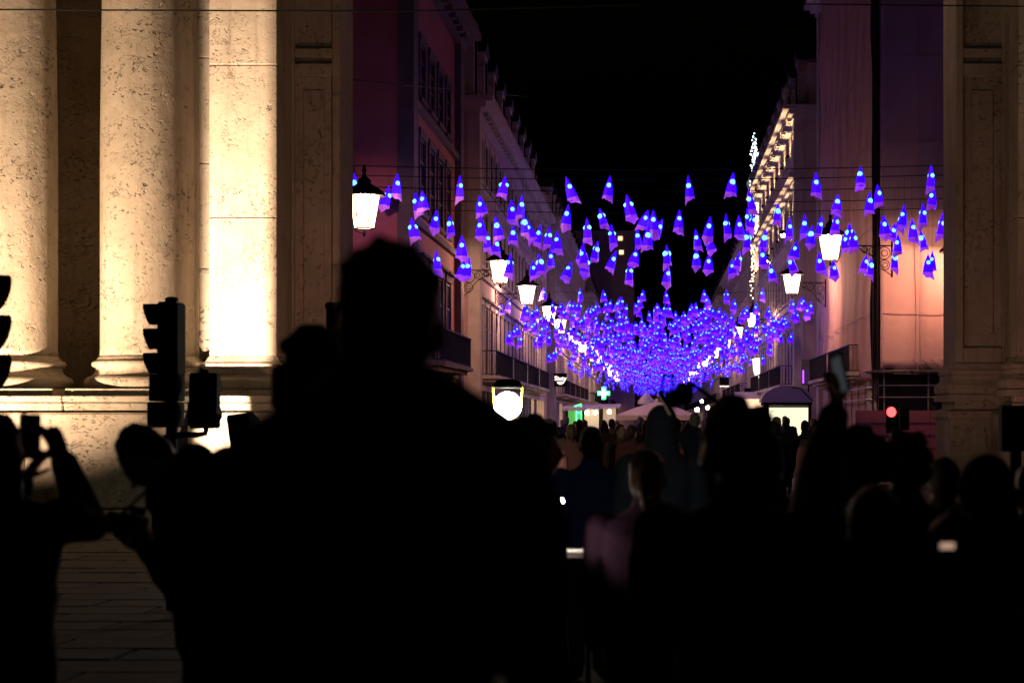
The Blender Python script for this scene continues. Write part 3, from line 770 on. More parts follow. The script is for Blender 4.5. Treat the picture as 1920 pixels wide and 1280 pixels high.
near_px = [(664,325),(745,326),(729,349),(671,378),(779,361),(792,358),(819,394),(720,400),(772,409),(791,402),(843,404),(862,329),(947,331),(1061,332),(899,367),(959,375),(979,366),(981,400),(987,410),(1066,383),(901,404),(929,406),(962,424),(910,432),(931,445),(866,442),(1014,421),(1030,425),(1044,434),(1032,464),(1010,476),(999,489),(957,475),(1071,491),(880,482),(871,485),(818,470),(760,424),(1092,459),(704,410),
(1144,330),(1290,329),(1375,324),(1175,365),(1124,391),(1100,409),(1146,421),(1215,394),(1225,394),(1274,394),(1242,411),(1194,426),(1215,424),(1332,406),(1304,430),(1325,440),(1306,465),(1330,475),(1361,401),(1385,404),(1404,356),(1401,390),(1416,400),(1403,429),(1436,430),(1387,472),(1372,487),(1094,457),(1101,475),(1121,452),(1155,470),(1180,492),(1194,465),(1250,459),(1253,497),(1429,461),(1444,495),
(1530,324),(1613,312),(1746,310),(1751,352),(1645,346),(1631,360),(1571,365),(1458,381),(1481,408),(1509,402),(1523,423),(1541,404),(1568,401),(1592,419),(1600,431),(1585,434),(1656,404),(1696,384),(1695,396),(1730,381),(1710,410),(1768,399),(1678,419),(1684,440),(1725,430),(1678,466),(1748,470),(1740,476),(1625,478),(1633,482),(1535,473),(1562,488),(1494,452),(1480,476)]
WIRES = [(318, 49.5), (336, 51.5), (358, 53.5), (380, 55.5), (398, 57.5)]       # (height in the photo, distance) of the five cables
def sag(px): return 9.0*math.sin(math.pi*min(1, max(0, (px-640)/1140)))        # cables hang a little lower in the middle
gl = random.Random(21)
byw = {i: [] for i in range(len(WIRES))}
for (px, py) in near_px:
    ok = [i for i, (wy, Y) in enumerate(WIRES) if 5 < py - (wy + sag(px)-8) < 125] or [0]
    i = gl.choice(ok); byw[i].append((px, py))
rowname = ["nearest", "second nearest", "middle", "second farthest", "farthest"]
lantern_count = 0
for i, (wy, Y) in enumerate(WIRES):
    pts = [at(px, wy + sag(px) - 8, Y) for px in range(600, 1841, 40)]
    tag(MB().tube(pts, .011, 4).build("lantern_cable", M['iron']), "black cable spanning the crossing, %s to the arch of the lantern cables" % rowname[i], "cable", "cables carrying the near lanterns")
    for k, (px, py) in enumerate(sorted(byw[i])):
        p = at(px, py, Y)
        o = thing("ghost_lantern", "blue glowing ghost-shaped lantern, %s from left on the %s cable" % (ordw(k), rowname[i]), "lantern", p, "large blue ghost lanterns over the crossing")
        g = GS[gl.randrange(NV)]; rz = math.pi/2 + gl.gauss(0, .55); tl = (gl.gauss(0, .14), gl.gauss(0, .14))
        for d, n in zip(g[:3], ("shade", "hem", "bulb")):
            c = link(n, d, o); c.rotation_euler = (tl[0], tl[1], rz); c.scale = (.93, .93, 1.12)
        top = wz(wy + sag(px) - 8, Y)
        MB().tube([(0, 0, -.01), (0, 0, max(.02, top - p.z))], .004, 3).build("cord", M['iron'], o)
        lantern_count += 1
# the dense canopy further down the street
far = []
Y = 90.0
front = [(1020,539),(1088,540),(1131,543),(1206,543),(1248,545),(1320,543),(1362,543),(1377,560),(1430,540),(1160,560),(1232,568),(955,560),(940,570),(1502,560),(1520,565)]
for (px, py) in front: far.append(at(px, py, 84.0 + gl.uniform(-2, 2)))
Y = 82.5; row = 0
while Y < 372:
    n = (11 if Y < 86 else 19) if Y < 93 else (27 if Y < 150 else 26)
    for k in range(n):
        x = -6.95 + 13.9*(k + gl.uniform(-.45, .45) + .5)/n
        rise = .9*max(0, Y-95)/270
        lo_, hi_ = 5.05 + min(.35, (Y-82)*.02), 6.95 + min(.75, (Y-82)*.04)
        z = lo_ + rise + (hi_-lo_)*gl.random()**.75
        if 4.9 < abs(x) < 6.4 and Y > 98 and gl.random() < .8: continue
        far.append(Vector((x, Y + gl.uniform(-1.2, 1.2), z)))
    Y += 2.6 if Y < 150 else (3.2 if Y < 200 else 4.6); row += 1
far.sort(key=lambda p: p.y)
single = far[:300 - lantern_count]
idx = sorted(range(len(single)), key=lambda i: single[i].x)
rank = {i: k for k, i in enumerate(idx)}
FM = []
for v in range(NV):
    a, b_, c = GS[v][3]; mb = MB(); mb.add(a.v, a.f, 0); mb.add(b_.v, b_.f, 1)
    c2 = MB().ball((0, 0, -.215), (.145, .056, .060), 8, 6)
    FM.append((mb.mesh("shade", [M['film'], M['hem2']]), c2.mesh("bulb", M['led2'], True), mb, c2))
for i, p in enumerate(single):
    g = FM[gl.randrange(NV)]
    o = link("small_ghost_lantern", g[0], None, p); o.rotation_euler = (gl.gauss(0, .12), gl.gauss(0, .12), math.pi/2 + gl.gauss(0, .5))
    tag(o, "small blue ghost-shaped lantern in the near edge of the dense far canopy", "lantern", "small blue ghost lanterns at the near edge of the canopy")
    link("bulb", g[1], o)
mb = MB()
for p in far[len(single):]:
    g = FM[gl.randrange(NV)]; a = math.pi/2 + gl.gauss(0, .5); ca, sa = math.cos(a), math.sin(a)
    for src, mi in ((g[2], None), (g[3], 2)):
        o0 = len(mb.v); mb.v += [(p.x+x*ca-y*sa, p.y+x*sa+y*ca, p.z+z) for (x, y, z) in src.v]
        mb.f += [tuple(q+o0 for q in f) for f in src.f]; mb.m += (src.m if mi is None else [mi]*len(src.f))
Y = 96.0
while Y < 372:
    zt = 7.75 + .9*(Y-95)/270
    mb.tube([(-6.9, Y, zt+.3), (0, Y, zt), (6.9, Y, zt+.3)], .01, 3, 3); Y += 9
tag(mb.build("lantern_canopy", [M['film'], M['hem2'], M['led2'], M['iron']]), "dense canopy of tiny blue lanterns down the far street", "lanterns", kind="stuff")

# overhead cables in front of the arch and across the crossing
def cable(name, label, pts, r): return tag(MB().tube(pts, r, 5).build(name, M['iron']), label, "cable", "thin overhead cables")
cable("overhead_cable", "thin black overhead cable crossing the floodlit columns near the top edge", [at(-60, 18, 26), at(300, 20, 26), at(760, 21.5, 26), at(1200, 10, 26)], .012)
cable("overhead_cable", "short dark cable crossing the red-tinted corner wall on the left", [at(600, 142, 45), at(664, 150, 45), at(760, 160, 47), at(990, 182, 70)], .012)
cable("overhead_cable", "thin cable near the top of the right pier", [at(1500, 8, 28), at(1780, 11, 28), at(1990, 13, 28)], .01)

# ================================================================ traffic signals
def visor(mb, c, d, r, l, mi=0):
    """hooded half-tube visor from c pointing along d (unit, horizontal)"""
    d = Vector(d); side = Vector((-d.y, d.x, 0)); n = 12; vs = []; fs = []
    for j, (q, rr) in enumerate(((0, r), (l, r*.98))):
        for i in range(n+1):
            a = -1.2 + (math.pi+2.4)*i/n
            k = 1.0 if j == 0 else (.80 + .20*math.sin(a))       # hood cut back towards its lower edge
            vs.append(Vector(c) + d*(q*k) + side*(rr*math.cos(a)) + Vector((0, 0, rr*math.sin(a))))
    m = n+1
    for i in range(n): fs += [(i, i+1, m+i+1, m+i)]
    mb.add(vs, fs, mi); return mb
def signal_head(parent, x, y, z0, w, dpt, h, face, lenses=3, lit=None, name="signal_head"):
    """housing with its lenses and visors; (x, y) centre, z0 bottom, face = unit direction"""
    f = Vector(face); ang = math.atan2(f.y, f.x)
    mb = MB(); mb.cham((-dpt/2, -w/2, 0), (dpt/2, w/2, h), .018)
    hd = mb.build(name, M['blackplastic'], parent, False, (x, y, z0)); hd.rotation_euler = (0, 0, ang)
    st = h/lenses
    for k in range(lenses):
        zc = h - st*(k+.5); r = min(st*.40, w*.44)
        le = MB().tube([(dpt/2+.001, 0, zc), (dpt/2+.012, 0, zc)], r, 16).build("signal_lens", M['red'] if lit == k else M['glass_dark'], hd)
        v = visor(MB(), (dpt/2+.004, 0, zc), (1, 0, 0), r*1.12, r*1.75).build("visor", M['blackplastic'], hd)
        so = v.modifiers.new("thickness", 'SOLIDIFY'); so.thickness = .006
    return hd
Y = 16.0; k = Y/FPX
t = thing("traffic_signal", "black three-lens traffic signal facing left with pedestrian boxes on one post", "traffic signal", (wx(322, Y), Y, 0))
bx_, bz_ = wx(322, Y), 0
MB().tube([(0, 0, 0), (0, 0, wz(566, Y))], .048, 12).build("post", M['iron'], t)
MB().lathe([(.055, wz(565, Y)), (.055, wz(559, Y)), (.02, wz(556, Y))], n=12).build("post_cap", M['iron'], t)
signal_head(t, wx(318, Y)-bx_, .06, wz(704, Y), .30, .17, 138*k, (-1, 0, 0), 3)
hd = MB(); hd.cham((wx(286, Y)-bx_, -.13, wz(752, Y)), (wx(341, Y)-bx_, .12, wz(702, Y)), .012); hd.cham((wx(284, Y)-bx_, -.15, wz(801, Y)), (wx(340, Y)-bx_, .12, wz(753, Y)), .014)
hd.build("control_box", M['blackplastic'], t)
MB().tube([(0, 0, wz(814, Y)), (wx(370, Y)-bx_, 0, wz(815, Y)), (wx(385, Y)-bx_, 0, wz(812, Y)), (wx(387, Y)-bx_, 0, wz(800, Y))], .024, 8).build("side_arm", M['iron'], t)
MB().torus((0, 0, wz(818, Y)), .058, .018, 'z', 14, 6).build("clamp_ring", M['iron'], t)
ph = signal_head(t, wx(384, Y)-bx_, 0, wz(803, Y), 52*k, .16, 104*k, (0, 1, 0), 2, None, "pedestrian_head")
MB().cham((-.03, -.03, 104*k+.001), (.03, .03, 104*k+.03), .006).build("top_knob", M['blackplastic'], ph); MB().cham((-.107, -.118, .02), (-.083, .118, .22), .006).build("back_plate", M['blackplastic'], ph)
t = thing("pedestrian_signal", "small black pedestrian signal box leaning beside the bright pilaster", "traffic signal", (wx(447, Y), Y+.3, 0))
MB().tube([(0, 0, 0), (0, 0, wz(850, Y))], .045, 10).build("post", M['iron'], t)
h2 = signal_head(t, 0, 0, wz(856, Y), 46*k, .16, 82*k, (.25, .97, 0), 2, None, "pedestrian_head"); h2.rotation_euler = (Matrix.Rotation(R(-8), 3, 'Y') @ Matrix.Rotation(math.atan2(.97, .25), 3, 'Z')).to_euler()
t = thing("signal_repeater", "slim upright black signal box against the dark left inner pier", "traffic signal", (wx(571, Y), Y+1.5, 0))
Yq = Y+1.5; kq = Yq/FPX
MB().tube([(0, 0, 0), (0, 0, wz(640, Yq))], .035, 10).build("post", M['iron'], t)
mb = MB(); mb.cham((-13*kq, -.09, wz(645, Yq)), (13*kq, .09, wz(567, Yq)), .01); mb.build("housing", M['blackplastic'], t)
MB().cham((-13*kq-.008, -.10, wz(580, Yq)), (13*kq+.008, -.091, wz(570, Yq)), .003).build("lid", M['blackplastic'], t)
Y = 12.0
t = thing("traffic_signal", "traffic signal at the left edge, only its visors showing", "traffic signal", (wx(-62, Y), Y, 0))
MB().tube([(0, 0, 0), (0, 0, wz(500, Y))], .048, 12).build("post", M['iron'], t)
signal_head(t, .005, .05, wz(735, Y), .28, .13, 225*Y/FPX, (1, 0, 0), 3)
Y = 14.0
t = thing("traffic_signal", "black signal box seen from behind at the right edge", "traffic signal", (wx(1905, Y), Y, 0))
MB().tube([(0, .02, 0), (0, .02, wz(770, Y))], .045, 10).build("post", M['iron'], t)
signal_head(t, 0, 0, wz(846, Y), 60*Y/FPX, .17, 86*Y/FPX, (0, 1, 0), 2)
Y = 50.0
t = thing("traffic_signal", "traffic signal showing a red light in front of the hoarding", "traffic signal", (wx(1682, Y), Y, 0))
MB().tube([(0, 0, 0), (0, 0, wz(760, Y))], .05, 10).build("post", M['iron'], t)
signal_head(t, wx(1672, Y)-wx(1682, Y), -.1, wz(812, Y), .30, .2, .74, (-.25, -.97, 0), 2, 0)
MB().cham((.06, -.14, wz(806, Y)), (.3, .12, wz(764, Y)), .015).build("pedestrian_head", M['blackplastic'], t)

# ================================================================ advertising kiosk, parasol, stalls, signs
Y = 60.0
t = thing("advertising_kiosk", "dark framed advertising kiosk with glowing pale poster and glass dome", "kiosk", (wx(1478, Y), Y, 0)); ox = wx(1478, Y)
x0, x1, zt = wx(1432, Y)-ox, wx(1521, Y)-ox, wz(759, Y)
MB().cham((x0, -.1, 0), (x1, 1.2, .35), .02).build("plinth", M['slate'], t)
fr = MB(); fr.cham((x0, -.12, .352), (wx(1441, Y)-ox, .05, zt), .012); fr.cham((wx(1516, Y)-ox, -.12, .352), (x1, .05, zt), .012); fr.cham((x0-.03, -.14, zt+.002), (x1+.03, 1.25, zt+.08), .015)
fr.build("frame", M['blackplastic'], t)
pn = MB().box((wx(1442, Y)-ox, -.05, .4), (wx(1515, Y)-ox, -.02, wz(764, Y))).build("poster_panel", M['adpanel'], t)
mb = MB()
for j in range(3): mb.box((wx(1446+j*1.6, Y)-ox, -.056, wz(772, Y)), (wx(1447.2+j*1.6, Y)-ox, -.051, wz(770, Y)))
mb.build("poster_mark", M['posterink'], pn)
MB().cham((x0+.05, -.0, .352), (x0+.1, 1.2, zt-.01), .01).build("side_panel", M['steel'], t)
MB().box((wx(1441, Y)-ox, .06, .352), (x1, 1.2, zt-.01)).build("core", M['slate'], t)
dm = MB(); n = 12; pts = []
for j in range(2):
    for i in range(n+1):
        a = math.pi*i/n; pts.append(((x0+x1)/2 - math.cos(a)*(x1-x0)/2*1.12, -.12+1.35*j, zt+.085 + math.sin(a)*.52))
dm.add(pts, [(i, i+1, n+2+i, n+1+i) for i in range(n)] + [tuple(range(n, -1, -1)), tuple(range(n+1, 2*n+2))])
M['dome'] = mat("milky_dome", (.5, .38, .4), .5)
dm.build("dome", M['dome'], t)
MB().tube([(wx(1484, Y)-ox, -.13, zt+.55), (wx(1500, Y)-ox, -.13, zt+.52), (x1+.02, -.13, zt+.12)], .02, 5).build("dome_rib", M['iron'], t)

def parasol(label, px, py_top, py_edge, half, Y):
    t = thing("market_parasol", label, "parasol", (wx(px, Y), Y, 0)); zt = wz(py_top, Y); ze = wz(py_edge, Y); h = half/FPX*Y
    MB().tube([(0, 0, 0), (0, 0, zt)], .035, 8).build("pole", M['iron'], t)
    mb = MB(); n = 8
    ring = [(h*math.cos(2*math.pi*k/n+.39)*1.08, h*math.sin(2*math.pi*k/n+.39)*1.08, ze) for k in range(n)]
    mid = [(x*.5, y*.5, ze+(zt-ze)*.56) for (x, y, z) in ring]
    mb.add([(0, 0, zt)] + mid + ring, [(0, 1+k, 1+(k+1) % n) for k in range(n)] + [(1+k, 9+k, 9+(k+1) % n, 1+(k+1) % n) for k in range(n)])
    mb.build("canopy", M['canvas'], t)
    mb = MB(); mb.add(ring + [(x*.99, y*.99, z-.22) for (x, y, z) in ring], [(k, n+k, n+(k+1) % n, (k+1) % n) for k in range(n)]); mb.build("valance", M['canvas'], t)
    mb = MB(); mb.box((-.5, -.5, 0), (.5, .5, .06)); mb.build("base", M['iron'], t)
    mb = MB().lathe([(.10, zt), (.06, zt+.1), (.0, zt+.14)], n=8); mb.build("finial", M['canvas'], t)
    return t
parasol("large pale canvas parasol over the middle of the street", 1231, 752, 778, 76, 86.0)
parasol("smaller pale parasol half hidden beyond the large one", 1212, 735, 752, 16, 150.0)
def stall(label, px0, px1, pt, Y, canvas, lit):
    xm = (wx(px0, Y)+wx(px1, Y))/2; w = wx(px1, Y)-wx(px0, Y); zt = wz(pt, Y)
    t = thing("market_stall", label, "stall", (xm, Y, 0))
    for sx in (-1, 1):
        for sy in (0, 1.6): MB().tube([(sx*w/2, sy, 0), (sx*w/2, sy, zt)], .03, 6).build("post", M['iron'], t)
    MB().box((-w/2+.04, 1.55, .05), (w/2-.04, 1.58, zt-.02)).build("back_canvas", canvas, t)
    MB().add([(-w/2-.2, -.3, zt-.1), (w/2+.2, -.3, zt-.1), (w/2+.2, 1.9, zt+.12), (-w/2-.2, 1.9, zt+.12), (-w/2-.2, -.3, zt-.06), (w/2+.2, -.3, zt-.06), (w/2+.2, 1.9, zt+.16), (-w/2-.2, 1.9, zt+.16)],
             [(3,2,1,0),(4,5,6,7),(0,1,5,4),(1,2,6,5),(2,3,7,6),(3,0,4,7)]).build("roof", M['canvas'], t)
    MB().cham((-w/2, -.2, .0), (w/2, .35, .92), .02).build("counter", M['wood_dark'], t)
    n = lit
    for i in range(n):
        MB().ball((-w/2 + w*(i+.5)/n, .6, zt-.28), .11, 10, 7).build("bulb", M['warmbulb'], t, True)
    return t
M['greencanvas'] = emit("green_backlit_screen", (.22, 1.0, .2), .35, (.2, .5, .15))
st = stall("stall with green lit screen on the left of the street", 1061, 1092, 766, 96.0, M['greencanvas'], 0)
mb = MB()
for i, (a, b_) in enumerate((((-.35, .3), (.3, .55)), ((.05, -.3), (.05, .5)), ((.3, -.3), (.3, .5)), ((.05, -.3), (.3, -.3)), ((.05, .1), (.3, .1)))):
    mb.tube([(a[0], 1.53, wz(777, 96)+a[1]), (b_[0], 1.53, wz(777, 96)+b_[1])], .02, 4)
mb.build("neon_figure", M['green'], st)
stall("stall with cream canvas beside the green one", 1092, 1124, 763, 100.0, M['canvas'], 2)
stall("brightly lit white canvas stall left of the parasol", 1128, 1156, 762, 104.0, M['canvas'], 1)

# projecting signs
def box_sign(label, px, py, wpx, hpx, Y, wallx, text=None, lines=None, edge=None):
    p = at(px, py, Y); w, h = wpx/FPX*Y, hpx/FPX*Y
    t = thing("projecting_sign", label, "sign", p)
    MB().cham((-w/2, -.1, -h/2), (w/2, .1, h/2), .02).build("sign_box", M['blackplastic'], t)
    MB().tube([(0, 0, h/2-.05), (wallx-p.x, 0, h/2-.05)], .025, 6).build("sign_arm", M['iron'], t)
    if text:
        cu = bpy.data.curves.new("lettering", 'FONT'); cu.body = text; cu.align_x = 'CENTER'; cu.align_y = 'CENTER'; cu.size = w*.48; cu.extrude = .01; cu.offset = .008
        o = bpy.data.objects.new("lettering", cu); me = None
        COL.objects.link(o); dg = bpy.context.evaluated_depsgraph_get(); me = bpy.data.meshes.new_from_object(o.evaluated_get(dg)); bpy.data.objects.remove(o)
        me.materials.clear(); me.materials.append(M['signwhite'])
        lo = link("lettering", me, t, (0, -.112, h*.10)); lo.rotation_euler = (R(90), 0, 0)
        mb = MB(); mb.box((-w*.26, -.112, -h*.26), (w*.26, -.102, -h*.14)); mb.box((-w*.14, -.112, -h*.34), (w*.14, -.102, -h*.27)); mb.build("underline", M['signwhite'], t)
    if lines:
        MB().box((-w/2+.02, -.11, -h*.5-.08), (w/2-.02, -.05, -h*.5-.0)).build("light_strip", M[lines], t)
    return t
box_sign("black box sign with white lettering on the left facade", 1051, 712, 24, 25, 128.0, -7.0, "Sixty")
box_sign("grey box sign with white light strip on the right", 1358, 715, 18, 16, 175.0, 7.0, None, 'signwhite')
box_sign("small purple box sign above the right-hand shops", 1404, 735, 17, 16, 140.0, 7.0, None, None)
t = thing("pharmacy_cross", "glowing green pharmacy cross on the left side", "sign", at(1132, 737, 200.0))
mb = MB(); s_ = .42
mb.box((-s_*1.5, -.1, -s_/2), (s_*1.5, .1, s_/2)); mb.box((-s_/2, -.1, s_/2+.001), (s_/2, .1, s_*1.5)); mb.box((-s_/2, -.1, -s_*1.5), (s_/2, .1, -s_/2-.001)); mb.build("cross_body", M['green'], t)
mb = MB(); s2 = .22
mb.box((-s2*1.8, -.13, -s2/2), (s2*1.8, -.101, s2/2)); mb.box((-s2/2, -.13, s2/2+.001), (s2/2, -.101, s2*1.8)); mb.box((-s2/2, -.13, -s2*1.8), (s2/2, -.101, -s2/2-.001)); mb.build("cross_inlay", M['greenpale'], t)
MB().tube([(-.5, .0, 0), (-7.0-wx(1132, 200), 0, 0)], .03, 6).build("sign_arm", M['iron'], t)
# lit shop awning on the right and small lamps
t = thing("lit_awning", "brightly lit shop fascia low on the right side", "awning", at(1405, 757, 118.0))
MB().cham((-.7, -.15, -.28), (.75, .6, .3), .04).build("fascia", M['shopglow'], t)
MB().add([(-.9, -.6, .3), (1.4, -.6, .3), (1.4, .7, .7), (-.9, .7, .7), (-.9, -.6, .34), (1.4, -.6, .34), (1.4, .7, .74), (-.9, .7, .74)], [(3,2,1,0),(4,5,6,7),(0,1,5,4),(1,2,6,5),(2,3,7,6),(3,0,4,7)]).build("awning_cloth", M['canvas'], t)
MB().tube([(1.4, .5, .1), (1.6, .5, .1)], .03, 5).build("bracket", M['iron'], t)
MB().tube([(-.6, .2, -.28), (-.6, .2, -at(1405, 757, 118.0).z)], .03, 6).build("post", M['iron'], t)
for i, (px, py, Y, nm) in enumerate(((1307, 768, 120, "left-most"), (1327, 764, 140, "second"), (1347, 771, 110, "third"), (1316, 752, 170, "topmost"))):
    o = thing("stall_lamp", "small warm bulb on a stick above the crowd right of the parasol, %s of four" % nm, "lamp", at(px, py, Y), "small warm lamps right of the parasol")
    MB().ball((0, 0, 0), .14, 10, 7).build("bulb", M['warmbulb'], o, True)
    MB().tube([(0, 0, -.13), (0, 0, -at(px, py, Y).z)], .02, 5).build("stick", M['iron'], o)
# starry projectors high on the right facade
for i, (px, py, Y) in enumerate(((1468, 441, 97.0), (1436, 490, 116.0))):
    o = thing("facade_projector", "small dazzling projector on the right facade, %s one" % ("upper nearer" if i == 0 else "lower farther"), "lamp", at(px, py, Y), "projectors on the right facade")
    MB().ball((0, -.05, 0), .12, 10, 7).build("bulb", M['warmbulb'], o, True)
    MB().lathe([(.1, 0), (.16, .05), (.17, .2), (.05, .26)], n=12).build("hood", M['iron'], o)
    MB().tube([(0, 0, .1), (7.0-wx(px, Y), 0, .1)], .025, 5).build("arm", M['iron'], o)
# curtain of light strings beside the uplit building
lc = thing("light_curtain", "tall hanging curtain of white and warm light strings on the right", "light strings", at(1415, 560, 131.0))
o0 = at(1415, 560, 131.0); rl = random.Random(8)
for s_ in range(6):
    wv = MB(); bw = MB(); bc = MB()
    xo = wx(1409+s_*2.6, 131)-o0.x; zt = wz(246+abs(s_-2)*14, 131)-o0.z; zb2 = (wz(560-s_*30, 131)-o0.z)
    wv.tube([(xo, 0, zb2), (xo+.06, 0, (zt+zb2)/2), (xo, 0, zt)], .008, 3)
    n = 46
    for i in range(n):
        z = zb2 + (zt-zb2)*(i+rl.random()*.6)/n; tgt = bc if z > (wz(372, 131)-o0.z) else bw
        tgt.ball((xo+rl.uniform(-.1, .1), rl.uniform(-.1, .1), z), rl.uniform(.03, .055), 5, 4)
    st_ = wv.build("string_wire", M['iron'], lc); tag(bw.build("warm_bulbs", M['ledwarm'], st_), kind="stuff"); tag(bc.build("cool_bulbs", M['ledwhite'], st_), kind="stuff")
MB().tube([(0, 0, wz(244, 131)-o0.z), (7.0-o0.x, 0, wz(240, 131)-o0.z)], .03, 5).build("hanger", M['iron'], lc)
o = thing("lit_banner", "narrow white glowing banner above the right-hand balconies", "banner", at(1417, 690, 128.0))
h = 22/FPX*128
MB().add([(-.22, 0, h*.8), (.25, 0, h*.9), (.25, 0, -h*.8), (.05, 0, -h), (-.16, 0, -h*.2), (-.22, .04, h*.8), (.25, .04, h*.9), (.25, .04, -h*.8), (.05, .04, -h), (-.16, .04, -h*.2)],
         [(0,4,3,2,1),(5,6,7,8,9),(0,1,6,5),(1,2,7,6),(2,3,8,7),(3,4,9,8),(4,0,5,9)]).build("cloth", M['signwhite'], o)
MB().tube([(-.3, .02, h*.92), (7-o.location.x, .02, h*.96)], .02, 5).build("rod", M['iron'], o)
# two violet tubes in the gap between the right-hand buildings
o = thing("violet_sign", "dark board with two violet light tubes between the right-hand buildings", "sign", at(1512, 704, 88.0))
MB().cham((-.22, 0, -.45), (.42, .1, .75), .02).build("board", M['slate'], o)
for px in (1506, 1520): MB().tube([(wx(px, 88)-o.location.x, -.03, -.35), (wx(px, 88)-o.location.x, -.03, .25)], .03, 6).build("light_tube", M['violet'], o)
MB().tube([(.1, .05, -.45), (.1, .05, -o.location.z)], .04, 6).build("post", M['iron'], o)
# far lit windows in the dark left roofs
o = thing("far_tower", "dark distant house with two lit windows above the left roofs", "building", (wx(1150, 300), 300, 0))
MB().box((-6, 0, 0), (3.2, 10, 30.5)).build("wall", M['plaster_pink'], o)
for (px, py) in ((1163, 447), (1165, 473)):
    w = MB(); xx = wx(px, 300)-o.location.x; w.box((xx-.35, -.05, wz(py+4, 300)), (xx+.35, -.01, wz(py-4, 300))); w.build("window", M['litwin'], o)
MB().box((-6.3, -.3, 30.502), (3.5, 10.3, 31)).build("cornice", M['facade_stone'], o)

# bright portable floodlight among the crowd under the arch
Y = 21.0
o = thing("portable_floodlight", "dazzling round floodlight with dark hood and yellow arms on a stand", "floodlight", (wx(952, Y), Y, 0)); zc = wz(760, Y)
MB().tube([(0, .12, 0), (0, .12, zc+.1)], .025, 8).build("pole", M['iron'], o)
MB().ball((0, 0, zc), .15, 18, 12).build("globe", M['floodglobe'], o, True)
MB().lathe([(.155, zc+.19), (.165, zc+.21), (.13, zc+.27), (.06, zc+.29)], n=20).build("hood", M['blackplastic'], o, True)
for s_ in (-1, 1): MB().tube([(s_*.165, 0, zc+.205), (s_*.15, 0, zc+.02), (s_*.12, .1, zc-.06)], .012, 6).build("arm", mat("yellow_paint", (.6, .45, .05), .5), o)
for a in (0, 2.1, 4.2): MB().tube([(0, .12, .5), (.4*math.cos(a), .12+.4*math.sin(a), .01)], .014, 5).build("stand_leg", M['iron'], o)

# ================================================================ people
def cap_mesh(mb, a, ra, b, rb, n=12, m=4):
    """closed tapered capsule"""
    a, b = Vector(a), Vector(b); t = (b - a)
    if t.length < 1e-5: t = Vector((0, 0, 1e-4))
    t.normalize(); u = t.orthogonal().normalized(); w = t.cross(u); vs = []; fs = []
    rings = [(a, ra, -math.pi/2 + math.pi/2*i/m) for i in range(1, m+1)] + [(b, rb, math.pi/2*i/m) for i in range(0, m)]
    vs.append(a - t*ra)
    for (c, r, e) in rings:
        for k in range(n):
            q = 2*math.pi*k/n; vs.append(c + t*(r*math.sin(e)) + (u*math.cos(q) + w*math.sin(q))*(r*math.cos(e)))
    vs.append(b + t*rb); last = len(vs)-1; nr = len(rings)
    for k in range(n):
        j = (k+1) % n; fs.append((0, 1+j, 1+k)); fs.append((last, last-n+k, last-n+j))
        for i in range(nr-1): fs.append((1+i*n+k, 1+i*n+j, 1+(i+1)*n+j, 1+(i+1)*n+k))
    mb.add(vs, fs)

